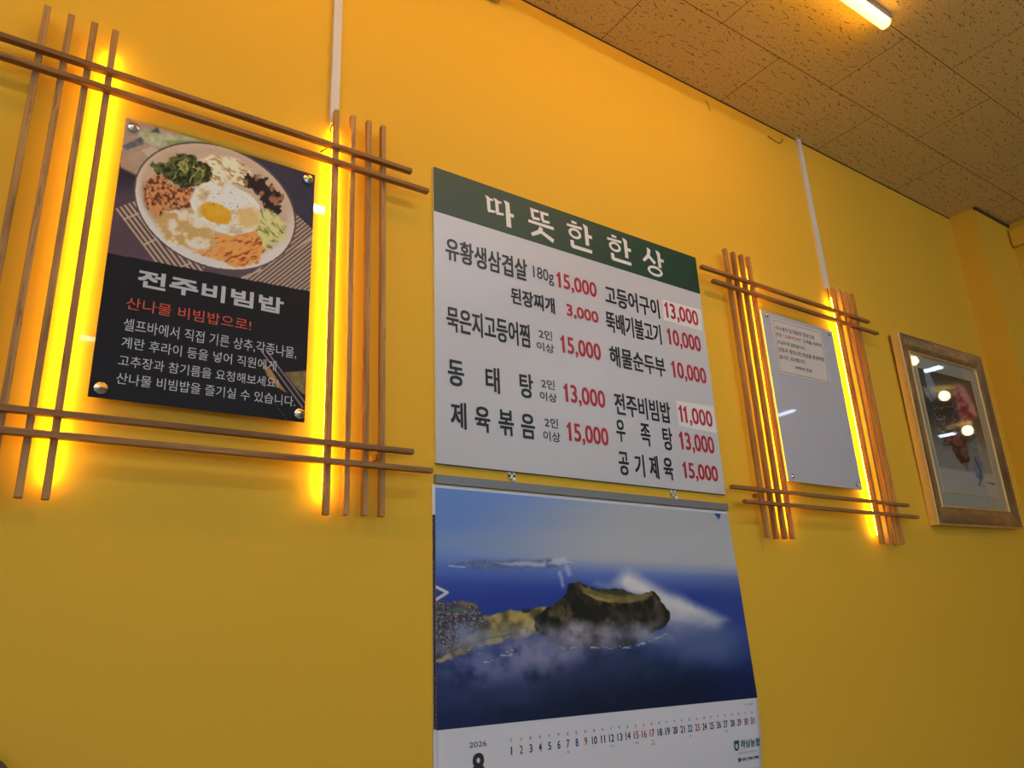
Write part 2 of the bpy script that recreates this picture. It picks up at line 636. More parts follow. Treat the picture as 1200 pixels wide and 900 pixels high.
# ================================================================== LATTICES
def lattice(label, ox, oz, left, right, ends, tops, led, lean=0.0):
    """wooden slat frame round a panel: four uprights a side, two rails above and two below, LED strips behind"""
    t = thing('slat_lattice', label, 'wall lattice', (ox, 0, oz), group='back-lit slat lattices')
    H, W, D = 0.975, 0.0122, 0.015
    yb, yf = -0.021, -0.036
    rnd = random.Random(int(ox * 100))
    for i, x in enumerate(left + right):
        dz = rnd.uniform(-0.0015, 0.0015)
        bm = bmesh.new()
        add_box(bm, (x, yf, dz), (x + W, yb, H + dz), 0.0009, 1)
        if i > 3:
            for v in bm.verts:             # these hang slightly out of plumb
                v.co.x += lean * (1 - v.co.z / H)
        finish(bm, 'upright_slat', M['wood_v'], t)
    for (a, b), z in zip(ends, tops):
        bm = bmesh.new()
        add_box(bm, (a, yf - D, z - 0.0112), (b, yf, z), 0.0009, 1)
        finish(bm, 'cross_rail', M['wood_h'], t)
    # spacers that hold the uprights off the wall
    for x in (left[0], right[3]):
        for z in (0.125, 0.845):
            box('wall_spacer', (x + 0.002, yb, z), (x + 0.010, 0.0, z + 0.012), M['wood_v'], t)
    for x, ya, yc, z0, z1 in led:          # stuck along the back of the innermost uprights
        bm = bmesh.new()
        add_box(bm, (x, ya, z0), (x + 0.0098, yc, z1), 0.0008, 2)
        for v in bm.verts:
            v.co.x += (lean * (1 - v.co.z / H)) if x > 0.4 else 0.0
        finish(bm, 'led_strip', M['led'], t)
    return t


TOPS = (0.868, 0.827, 0.149, 0.110)
lattice('oak slat lattice framing the bowl poster, lit from behind', -0.0458, 1.2595,
             [0.0, 0.0415, 0.083, 0.1215], [0.6035, 0.6455, 0.687, 0.7255],
             [(-0.150, 0.803), (-0.104, 0.850), (-0.150, 0.805), (-0.104, 0.852)], (0.866, 0.824, 0.1495, 0.1115),
             [(0.1228, -0.0209, -0.0165, 0.033, 0.937), (0.6045, -0.0209, -0.0165, 0.033, 0.932)], 0.006)
lattice('oak slat lattice framing the white notice panel, lit from behind', 1.951, 1.2605,
             [0.0, 0.041, 0.082, 0.1205], [0.617, 0.658, 0.700, 0.744],
             [(-0.146, 0.807), (-0.099, 0.855), (-0.146, 0.811), (-0.097, 0.862)], (0.869, 0.829, 0.1475, 0.1075),
             [(0.1258, -0.0209, -0.0172, 0.030, 0.937), (0.6180, -0.0209, -0.0165, 0.032, 0.937)])

# ================================================================== CABLE DUCTS AND LEADS
def duct(label, x0, x1, zb):
    t = thing('cable_duct', label, 'cable duct', ((x0 + x1) / 2, 0, zb))
    h = (x1 - x0) / 2
    box('duct_base', (-h, -0.006, 0), (h, 0, CEIL - zb), M['white_plastic'], t, 0.0006)
    box('duct_cover', (-h - 0.001, -0.013, 0.0), (h + 0.001, -0.006, CEIL - zb), M['white_plastic'], t, 0.002)
    return t


duct('white plastic cable duct running from ceiling to the bowl poster lattice', 0.5555, 0.5765, 2.2065)
duct('white plastic cable duct running from ceiling to the notice panel lattice', 2.563, 2.585, 2.2400)
tag(tube('lead_cable', [(0.5632, -0.009, 2.213), (0.556, -0.014, 2.185), (0.5615, -0.016, 2.165), (0.553, -0.014, 2.135), (0.535, -0.010, 2.118)],
         0.0014, M['black_cable']), 'thin dark lead hanging under the duct by the bowl poster', 'cable')
tag(tube('lead_cable', [(2.572, -0.009, 2.246), (2.566, -0.014, 2.215), (2.558, -0.013, 2.19), (2.553, -0.014, 2.15)],
         0.0014, M['black_cable']), 'thin dark lead hanging under the duct by the notice panel', 'cable')


# ================================================================== STAND-OFF SCREWS
def cone_screw(parent, x, z, r, y_head, name='standoff_screw'):
    """barrel from the wall, facetted conical chrome cap"""
    s = lathe_y(name, [(r * 0.62, 0.0), (r * 0.62, y_head), (r, y_head), (r, y_head - r * 0.28), (r * 0.04, y_head - r * 0.80)],
                M['chrome'], parent, 10, False, (x, 0, z))
    return s


# ================================================================== NUMPY PRINT PAINTER
def vnoise(x, y, seed=0):
    xi, yi = np.floor(x).astype(np.int64), np.floor(y).astype(np.int64)
    fx, fy = x - xi, y - yi
    fx, fy = fx * fx * (3 - 2 * fx), fy * fy * (3 - 2 * fy)

    def h(a, b):
        n = (a * 374761393 + b * 668265263 + seed * 974634777) & 0x7fffffff
        n = ((n ^ (n >> 13)) * 1274126177) & 0x7fffffff
        return ((n ^ (n >> 16)) & 0xffff) / 65535.0
    a, b, c, d = h(xi, yi), h(xi + 1, yi), h(xi, yi + 1), h(xi + 1, yi + 1)
    return (a * (1 - fx) + b * fx) * (1 - fy) + (c * (1 - fx) + d * fx) * fy


def fbm(x, y, s, seed=0, oct=4):
    v, a, t = 0.0, 1.0, 0.0
    for k in range(oct):
        v = v + a * vnoise(x / s * 2 ** k, y / s * 2 ** k, seed + k)
        t += a
        a *= 0.55
    return v / t


def sst(a, b, x):
    t = np.clip((x - a) / (b - a), 0, 1)
    return t * t * (3 - 2 * t)


class Print:
    """a printed sheet: sketch coordinates (X, Y) per ink point, painted layer on layer in sRGB"""
    def __init__(self, X, Y):
        self.X, self.Y = X, Y
        self.C = np.zeros(X.shape + (3,))

    def warp(self, amp, s, seed):
        return (self.X + amp * (fbm(self.X, self.Y, s, seed, 3) - 0.5) * 2, self.Y + amp * (fbm(self.X, self.Y, s, seed + 50, 3) - 0.5) * 2)

    def poly(self, pts, warp=0.0, ws=20.0, seed=0):
        X, Y = self.warp(warp, ws, seed) if warp else (self.X, self.Y)
        ins = np.zeros(X.shape, bool)
        n = len(pts)
        for i in range(n):
            x0, y0 = pts[i]
            x1, y1 = pts[(i + 1) % n]
            if y0 == y1:
                continue
            c = ((Y >= min(y0, y1)) & (Y < max(y0, y1)))
            ins ^= c & (X < (x1 - x0) * (Y - y0) / (y1 - y0) + x0)
        return ins.astype(float)

    def soft(self, pts, r, warp=0.0, ws=20.0, seed=0):
        """polygon with a feathered edge r wide"""
        X, Y = self.warp(warp, ws, seed) if warp else (self.X, self.Y)
        d = np.full(X.shape, 1e9)
        n = len(pts)
        for i in range(n):
            x0, y0 = pts[i]
            dx, dy = pts[(i + 1) % n][0] - x0, pts[(i + 1) % n][1] - y0
            t = np.clip(((X - x0) * dx + (Y - y0) * dy) / (dx * dx + dy * dy + 1e-9), 0, 1)
            d = np.minimum(d, np.hypot(X - x0 - t * dx, Y - y0 - t * dy))
        sd = np.where(self.poly(pts, warp, ws, seed) > 0.5, d, -d)
        return sst(-r, r, sd)

    def line(self, pts, w, f=0.5):
        d = np.full(self.X.shape, 1e9)
        for (x0, y0), (x1, y1) in zip(pts[:-1], pts[1:]):
            dx, dy = x1 - x0, y1 - y0
            t = np.clip(((self.X - x0) * dx + (self.Y - y0) * dy) / (dx * dx + dy * dy + 1e-9), 0, 1)
            d = np.minimum(d, np.hypot(self.X - x0 - t * dx, self.Y - y0 - t * dy))
        return 1 - sst(w * (1 - f), w * (1 + f), d)

    def ell(self, cx, cy, a, b, s=0.0, f=0.0, warp=0.0, ws=20, seed=0):
        """ellipse whose x extent is a, y extent b and skew s"""
        X, Y = self.warp(warp, ws, seed) if warp else (self.X, self.Y)
        dx, dy = X - cx, Y - cy
        det = a * a * b * b - s * s
        q = np.sqrt(np.maximum((b * b * dx * dx - 2 * s * dx * dy + a * a * dy * dy) / det, 0))
        return (1 - sst(1 - f, 1 + f, q)) if f else (q < 1).astype(float)

    def lay(self, mask, col):
        col = np.array(col, float)
        if col.ndim == 1:
            col = col[None, None, :]
        self.C = self.C * (1 - mask[..., None]) + col * mask[..., None]

    def ink(self, gain):
        c = np.clip(self.C, 0, 255) / 255.0
        l = np.where(c <= 0.04045, c / 12.92, ((c + 0.055) / 1.055) ** 2.4) * gain
        return np.clip(l, 0, 0.95)


def mixc(a, b, t):
    return np.array(a)[None, None, :] * (1 - t[..., None]) + np.array(b)[None, None, :] * t[..., None]


def grid_print(name, P3, ink, m, parent):
    """P3: (nv, nu, 3) points; ink: (nv, nu, 3) linear colours, one per point"""
    nv, nu = P3.shape[:2]
    me = bpy.data.meshes.new(name)
    idx = np.arange(nv * nu).reshape(nv, nu)
    q = np.stack([idx[:-1, :-1], idx[1:, :-1], idx[1:, 1:], idx[:-1, 1:]], -1).reshape(-1, 4)
    me.vertices.add(nv * nu)
    me.vertices.foreach_set('co', P3.reshape(-1))
    me.loops.add(q.size)
    me.loops.foreach_set('vertex_index', q.reshape(-1).astype(np.int32))
    me.polygons.add(len(q))
    me.polygons.foreach_set('loop_start', np.arange(0, q.size, 4, dtype=np.int32))
    me.polygons.foreach_set('loop_total', np.full(len(q), 4, dtype=np.int32))
    me.polygons.foreach_set('use_smooth', [True] * len(q))
    at = me.color_attributes.new('ink', 'FLOAT_COLOR', 'POINT')
    at.data.foreach_set('color', np.concatenate([ink, np.ones(ink.shape[:2] + (1,))], -1).reshape(-1))
    me.materials.append(m)
    me.update()
    me.validate()
    return link(bpy.data.objects.new(name, me), parent)


def sketch(Hm, x, z):
    """sheet position -> sketch position of the drawing it was traced on"""
    w = Hm[2][0] * x + Hm[2][1] * z + Hm[2][2]
    return (Hm[0][0] * x + Hm[0][1] * z + Hm[0][2]) / w, (Hm[1][0] * x + Hm[1][1] * z + Hm[1][2]) / w


# ================================================================== TEXT LAYOUT (kind, text, x0, x1, z0, z1 on the wall, metres)
MENU_TEXT = [
    ('h', '따', 0.9991, 1.0928, 2.0721, 2.1522),
    ('h', '뜻', 1.1395, 1.2330, 2.0684, 2.1607),
    ('h', '한', 1.2789, 1.3745, 2.0701, 2.1634),
    ('h', '한', 1.4343, 1.5312, 2.0704, 2.1611),
    ('h', '상', 1.5766, 1.6726, 2.0607, 2.1562),
    ('k', '유황생삼겹살', 0.8722, 1.1281, 1.9217, 1.9892),
    ('g', '180g', 1.1474, 1.2187, 1.9282, 1.9766),
    ('r', '15,000', 1.2291, 1.3749, 1.9228, 1.9782),
    ('k', '된장찌개', 1.0688, 1.2155, 1.8439, 1.8933),
    ('r', '3,000', 1.2565, 1.3726, 1.8436, 1.8859),
    ('k', '묵은지고등어찜', 0.8715, 1.1241, 1.7262, 1.7961),
    ('g', '2인', 1.1541, 1.1996, 1.7627, 1.7899),
    ('g', '이상', 1.1456, 1.2030, 1.7261, 1.7523),
    ('r', '15,000', 1.2268, 1.3700, 1.7269, 1.7856),
    ('k', '고등어구이', 1.4067, 1.6269, 1.9154, 1.9816),
    ('r', '13,000', 1.6506, 1.8004, 1.9184, 1.9801),
    ('k', '뚝배기불고기', 1.4006, 1.6217, 1.8289, 1.8962),
    ('r', '10,000', 1.6485, 1.7963, 1.8287, 1.8913),
    ('k', '해물순두부', 1.4028, 1.6238, 1.7245, 1.7886),
    ('r', '10,000', 1.6503, 1.8020, 1.7228, 1.7848),
    ('k', '동', 0.8721, 0.9180, 1.5876, 1.6544),
    ('k', '태', 0.9798, 1.0220, 1.5859, 1.6543),
    ('k', '탕', 1.0829, 1.1261, 1.5866, 1.6539),
    ('g', '2인', 1.1525, 1.1970, 1.6222, 1.6487),
    ('g', '이상', 1.1460, 1.2013, 1.5870, 1.6124),
    ('r', '13,000', 1.2258, 1.3709, 1.5871, 1.6464),
    ('k', '제', 0.8776, 0.9214, 1.4818, 1.5484),
    ('k', '육', 0.9444, 0.9893, 1.4810, 1.5460),
    ('k', '볶', 1.0131, 1.0592, 1.4801, 1.5467),
    ('k', '음', 1.0806, 1.1244, 1.4795, 1.5452),
    ('g', '2인', 1.1557, 1.1997, 1.5170, 1.5436),
    ('g', '이상', 1.1491, 1.2045, 1.4802, 1.5073),
    ('r', '15,000', 1.2280, 1.3708, 1.4807, 1.5391),
    ('k', '전주비빔밥', 1.4044, 1.6233, 1.5809, 1.6481),
    ('r', '11,000', 1.6592, 1.8040, 1.5840, 1.6446),
    ('k', '우', 1.4019, 1.4352, 1.5054, 1.5692),
    ('k', '족', 1.4935, 1.5315, 1.5028, 1.5690),
    ('k', '탕', 1.5800, 1.6195, 1.4992, 1.5682),
    ('r', '13,000', 1.6478, 1.7962, 1.4997, 1.5619),
    ('k', '공', 1.4002, 1.4375, 1.4120, 1.4777),
    ('k', '기', 1.4591, 1.4957, 1.4120, 1.4764),
    ('k', '제', 1.5150, 1.5496, 1.4113, 1.4782),
    ('k', '육', 1.5695, 1.6079, 1.4120, 1.4771),
    ('r', '15,000', 1.6472, 1.7959, 1.4156, 1.4710),
]
POSTER_TEXT = [
    ('w', '전주비빔밥', 0.1793, 0.4621, 1.6751, 1.7126),
    ('o', '산나물 비빔밥으로!', 0.1652, 0.3976, 1.6252, 1.6502),
    ('t', '셀프바에서 직접 기른 상추,각종나물,', 0.1653, 0.4943, 1.5805, 1.6066),
    ('t', '계란 후라이 등을 넣어 직원에게', 0.1655, 0.4538, 1.5468, 1.5696),
    ('t', '고추장과 참기름을 요청해보세요!', 0.1641, 0.4601, 1.5111, 1.5329),
    ('t', '산나물 비빔밥을 즐기실 수 있습니다.', 0.1644, 0.4972, 1.4765, 1.4986),
]
NOTICE_TEXT = [
    ('t', '식구생각 및 대표의 정성으로', 2.1695, 2.3923, 1.9841, 1.9971),
    ('t', '만든', 2.1681, 2.2012, 1.9572, 1.9714),
    ('o', '"고등어구이"', 2.2074, 2.3090, 1.9590, 1.9712),
    ('t', '고객을 위하여', 2.3170, 2.4276, 1.9609, 1.9739),
    ('t', '조심하게 담았습니다.', 2.1686, 2.3257, 1.9315, 1.9426),
    ('t', '감동과 정성스런 한상을 완성하겠', 2.1680, 2.4278, 1.9047, 1.9169),
    ('t', '습니다. 감사합니다.', 2.1672, 2.3129, 1.8760, 1.8893),
    ('t', '-따뜻한 한상-', 2.2422, 2.3456, 1.8493, 1.8595),
]
POSTER_SKETCH = [[1284.080623, 181.945975, -253.018399], [452.031518, -848.206247, 1930.904911], [0.657372, 0.383721, 1.0]]
CAL_SKETCH = [[1267.534269, 179.601463, -250.419919], [446.206748, -837.276465, 1916.106257], [0.648902, 0.378776, 1.0]]


# ================================================================== BOWL POSTER
def paint_bowl(X, Y):
    """printed sheet: bowl of rice with toppings over a black text field"""
    x, y = (X - 100) * 4.2857, (Y - 130) * 4.2857
    p = Print(x, y)
    N = lambda s, seed, o=4: fbm(x, y, s, seed, o)
    p.lay(np.ones(x.shape), mixc((78, 60, 70), (98, 80, 86), N(160, 1)))

    def strand(ca, sa, s, seed):
        # thin curling strips that run mostly along (ca, sa)
        wx = x + 34 * (N(70, seed + 3) - 0.5)
        wy = y + 60 * (N(60, seed + 4) - 0.5)
        a, b = wx * ca + wy * sa, -wx * sa + wy * ca
        return 1 - np.abs(2 * fbm(a * 0.22, b, s * 0.28, seed, 2) - 1)
    # pale board, leek and knife, top left
    p.lay(p.poly([(195, 20), (640, 60), (700, 190), (400, 260), (250, 325), (175, 285)]), mixc((160, 130, 108), (186, 156, 132), fbm(x + y * 0.5, y * 5, 60, 3)))
    p.lay(p.soft([(240, 95), (300, 90), (420, 120), (560, 125), (620, 160), (440, 185), (340, 182), (300, 150)], 9, 12, 30, 4), mixc((140, 140, 100), (206, 206, 172), N(28, 5)))
    p.lay(p.soft([(400, 150), (620, 150), (600, 175), (420, 180)], 8), mixc((110, 125, 62), (160, 165, 110), N(20, 6)))
    p.lay(p.soft([(325, 108), (362, 80), (375, 112)], 4), (70, 80, 76))
    p.lay(p.soft([(186, 178), (278, 132), (296, 152), (290, 170), (200, 200)], 5), mixc((62, 70, 68), (130, 138, 134), N(12, 7)))
    p.lay(p.soft([(280, 200), (330, 180), (370, 200), (315, 232)], 4), (190, 174, 150))
    p.lay(p.soft([(170, 285), (255, 325), (260, 470), (140, 500)], 14), mixc((46, 40, 48), (84, 66, 78), sst(300, 470, y)))
    # dark cloth, right
    p.lay(p.poly([(740, 180), (1180, 330), (1170, 620), (1040, 520)]), mixc((46, 44, 60), (58, 56, 70), N(60, 8)))
    # bamboo mat
    def mat(poly, ax, ay, per, cx):
        s = np.sin((x * ax + y * ay) / per * 2 * PI)
        c = mixc((84, 66, 60), (176, 152, 132), sst(-0.5, 0.3, s))
        p.lay(p.poly(poly), c)
        for a, b in cx:
            p.lay(p.line([a, b], 4) * p.poly(poly), (190, 168, 146))
    mat([(150, 492), (252, 452), (600, 790), (570, 830), (350, 758)], 0.80, -0.60, 22, [((195, 545), (275, 512)), ((295, 672), (365, 640)), ((480, 785), (530, 765))])
    mat([(1055, 515), (1150, 605), (1140, 920), (760, 850), (1000, 720)], 0.62, 0.78, 17, [((1060, 690), (1150, 630)), ((770, 850), (880, 800))])
    # bowl
    ring = p.ell(650, 481, 408, 325, 33000)
    p.lay(ring, (92, 76, 70))
    p.lay(p.ell(650, 481, 399, 316, 32000), mixc((214, 206, 198), (196, 172, 148), sst(640, 260, y + (650 - x) * 0.35)))
    p.lay(p.ell(645, 462, 372, 282, 28000, 0.05), mixc((206, 184, 158), (178, 150, 122), N(120, 9)))
    # toppings
    p.lay(p.soft([(568, 248), (640, 222), (740, 235), (810, 275), (835, 320), (800, 385), (640, 360), (600, 300)], 10, 14, 30, 10),
          mixc((176, 140, 92), (236, 220, 186), sst(0.45, 0.85, strand(0.9, 0.5, 40, 12))))
    p.lay(p.soft([(298, 365), (360, 318), (440, 375), (545, 388), (560, 450), (520, 492), (430, 505), (375, 545), (318, 505), (288, 440)], 9, 16, 26, 13),
          mixc((96, 48, 24), (206, 142, 92), sst(0.32, 0.62, fbm(x, y, 13, 14, 3))))
    p.lay(p.soft([(318, 272), (345, 262), (392, 268), (440, 236), (490, 215), (545, 218), (560, 255), (612, 275), (640, 330), (612, 368), (520, 388), (440, 372), (385, 322), (330, 290)], 6, 20, 24, 15),
          mixc((34, 38, 22), (92, 98, 52), sst(0.38, 0.66, fbm(x, y, 20, 16))))
    stem = sst(0.86, 0.96, 1 - np.abs(2 * fbm(x * 0.6 + y * 0.4, y * 0.35 - x * 0.2, 26, 17, 3) - 1))
    p.lay(stem * p.soft([(390, 262), (500, 232), (600, 300), (600, 370), (440, 360)], 14), (158, 160, 88))
    p.lay(p.soft([(803, 322), (858, 315), (902, 345), (942, 392), (998, 428), (972, 478), (978, 528), (900, 492), (860, 420), (798, 378)], 5, 26, 24, 18),
          mixc((40, 30, 28), (150, 104, 78), sst(0.50, 0.68, fbm(x, y, 26, 19, 3))))
    p.lay(p.soft([(340, 552), (430, 498), (540, 508), (600, 560), (650, 620), (655, 690), (570, 706), (440, 672), (380, 612)], 12, 18, 40, 20),
          mixc((196, 160, 96), (226, 212, 190), sst(0.35, 0.6, N(44, 21))))
    p.lay(p.soft([(872, 492), (945, 508), (1004, 572), (992, 645), (920, 706), (868, 682), (850, 600)], 8, 16, 26, 22),
          mixc((118, 118, 52), (208, 202, 134), sst(0.30, 0.80, strand(0.7, 0.7, 40, 23))))
    p.lay(p.soft([(650, 618), (765, 622), (860, 598), (892, 665), (882, 758), (790, 788), (690, 768), (538, 712), (650, 680)], 7, 20, 28, 24),
          mixc((150, 70, 24), (240, 158, 84), sst(0.35, 0.85, strand(0.9, -0.35, 44, 26))))
    # fried egg and seasoning
    p.lay(p.ell(706, 492, 176, 134, 7000, 0.03, 8, 60, 27), mixc((200, 176, 138), (236, 226, 208), sst(0.3, 0.6, N(46, 28))))
    p.lay(p.ell(820, 540, 58, 52, 0, 0.4), (214, 184, 120))
    p.lay(p.ell(652, 516, 80, 56, 1600, 0.08, 8, 40, 29), mixc((204, 146, 22), (228, 178, 54), N(30, 30)))
    p.lay(p.ell(745, 470, 40, 26, 0, 0.4), (236, 226, 214))
    dots = (vnoise(x / 5.5, y / 5.5, 31) > 0.90).astype(float)
    p.lay(dots * p.ell(730, 440, 120, 70, 2000, 0.3), (70, 46, 26))
    p.lay(dots * p.ell(700, 480, 170, 130, 5000) * 0.4, (80, 56, 30))
    # black text field
    fld = (y > 716 + (x - 120) * 0.190).astype(float)
    p.lay(fld, mixc((22, 20, 23), (30, 28, 32), N(200, 32)))
    # chopsticks and the corner of a dish
    u, v = (X - 270) * 8.18, (Y - 400) * 8.18
    q = Print(u, v)
    q.C = p.C
    q.lay(q.soft([(515, 298), (740, 282), (740, 525), (690, 505), (620, 440)], 6), mixc((92, 78, 40), (150, 130, 78), fbm(u, v, 40, 33)))
    q.lay(q.soft([(315, 240), (335, 228), (385, 270), (450, 372), (540, 498), (450, 440), (350, 330)], 5), mixc((150, 104, 60), (184, 146, 92), fbm(u, v, 50, 34)))
    q.lay(q.poly([(285, 85), (335, 78), (735, 610), (735, 640), (690, 640)]) * sst(120, 330, v), (42, 32, 38))
    q.lay(q.line([(292, 88), (690, 636)], 5), (150, 132, 134))
    q.lay(q.line([(338, 84), (722, 600)], 5), (150, 132, 134))
    q.lay(q.line([(330, 470), (540, 750)], 1.8) * 0.6, (120, 116, 116))
    return q.ink(1.35)


t = thing('menu_poster', 'black poster with a rice bowl picture held by four chrome screws', 'poster', (0.1225, 0, 1.4455))
PX, PZ = 0.1225, 1.4455
PW, PH = 0.3958, 0.5925
box('clear_sheet', (-0.026, -0.0265, -0.024), (PW + 0.027, -0.0230, PH + 0.020), M['acrylic'], t, 0.0008)
nu, nv = 280, 420
U, Vv = np.meshgrid(np.linspace(0, PW, nu), np.linspace(PH, 0, nv))
X, Y = sketch(POSTER_SKETCH, U + PX, Vv + PZ)
grid_print('printed_sheet', np.stack([U, np.full_like(U, -0.0272), Vv], -1), paint_bowl(X, Y), M['print'], t)
place = lambda x, z: (x - PX, -0.0276, z - PZ)
for kind, nm, mt, wt in (('w', 'title_lettering', 'pale_ink', 0.0014), ('o', 'headline_lettering', 'orange_ink', 0.0), ('t', 'text_lettering', 'pale_ink', 0.0)):
    for k, s, x0, x1, z0, z1 in POSTER_TEXT:
        if k == kind:
            L = Letters(place)
            L.add(s, x0, x1, z0, z1, wt)
            L.build(nm, M[mt], t)
for sx, sz in ((0.1384, 2.0197), (0.5013, 2.0200), (0.5064, 1.4621), (0.1413, 1.4629)):
    cone_screw(t, sx - PX, sz - PZ, 0.0115, -0.0285)


# ================================================================== NOTICE PANEL AND NOTICE
t = thing('notice_panel', 'blank white acrylic panel on chrome screws inside the second lattice', 'panel', (2.1072, 0, 1.4459))
QX, QZ = 2.1072, 1.4459
box('panel_sheet', (0.0, -0.0270, 0.0), (0.4108, -0.0215, 0.5972), M['panel'], t, 0.0010)
for sx, sz in ((2.1305, 2.0270), (2.4895, 2.0270), (2.1300, 1.4632), (2.4890, 1.4632)):
    cone_screw(t, sx - QX, sz - QZ, 0.0085, -0.0285)

qd = [(2.1549, 2.0231), (2.4442, 2.0290), (2.4421, 1.8222), (2.1536, 1.8184)]
t = thing('paper_notice', 'framed text notice on cream paper stuck on the white panel', 'notice', (2.1536, -0.0272, 1.8184))
NX, NZ = 2.1536, 1.8184
V = [(x - NX, 0.0, z - NZ) for x, z in qd] + [(x - NX, -0.0014, z - NZ) for x, z in qd]
from_data('sheet', V, [(0, 1, 2, 3), (7, 6, 5, 4), (0, 4, 5, 1), (1, 5, 6, 2), (2, 6, 7, 3), (3, 7, 4, 0)], M['paper'], t)
npl = lambda x, z: (x - NX, -0.0018, z - NZ)
for k, s, x0, x1, z0, z1 in NOTICE_TEXT:
    L = Letters(npl, 0.018)
    L.add(s, x0, x1, z0, z1, 0.0002)
    if k == 'o':
        L.build('quoted_lettering', M['red_ink'], t)['label'] = 'red quoted words'
    else:
        L.build('text_lettering', M['ink'], t)
B4 = [(2.1634, 2.0155), (2.4360, 2.0212), (2.4338, 1.8300), (2.1622, 1.8262)]
L = Letters(npl)
for i in range(4):
    a, b = Vector(B4[i]), Vector(B4[(i + 1) % 4])
    d = (b - a).normalized() * 0.0007
    n = Vector((-d.y, d.x))
    L.poly([tuple(a - n - d), tuple(b - n + d), tuple(b + n + d), tuple(a + n - d)])
L.build('border_line', M['ink'], t)


# ================================================================== MENU BOARD
BQ = [(0.8410, 2.1867), (1.8288, 2.1797), (1.8198, 1.3862), (0.8376, 1.3940)]       # TL TR BR BL
t = thing('menu_board', 'large white price list board with a green heading band', 'menu board', (0.8376, 0, 1.3862))
BX, BZ = 0.8376, 1.3862


def slab(name, quad, y0, y1, m, parent, ox, oz):
    V = [(x - ox, y0 - 0.0006, z - oz) for x, z in quad] + [(x - ox, y1 - 0.0006, z - oz) for x, z in quad]
    return from_data(name, V, [(0, 1, 2, 3), (7, 6, 5, 4), (0, 4, 5, 1), (1, 5, 6, 2), (2, 6, 7, 3), (3, 7, 4, 0)], m, parent)


slab('board_sheet', BQ, 0.0, -0.0062, M['white_board'], t, BX, BZ)
slab('heading_band', [BQ[0], BQ[1], (1.8274, 2.0460), (0.8404, 2.0543)], -0.0062, -0.0066, M['green_vinyl'], t, BX, BZ)
slab('edge_strip', [(0.8380, 1.3952), (1.8198, 1.3874), (1.8196, 1.3850), (0.8380, 1.3925)], -0.0005, -0.0058, M['black_vinyl'], t, BX, BZ)['label'] = 'black worn lower edge'  # black colour carries the underside's shade as well as its grime
for q in ([(1.6452, 1.9862), (1.8190, 1.9888), (1.8158, 1.9130), (1.6418, 1.9158)], [(1.6545, 1.6570), (1.8182, 1.6612), (1.8160, 1.5755), (1.6530, 1.5792)]):
    slab('price_sticker', q, -0.0062, -0.0066, M['white_vinyl'], t, BX, BZ)
bpl = lambda x, z: (x - BX, -0.0076, z - BZ)


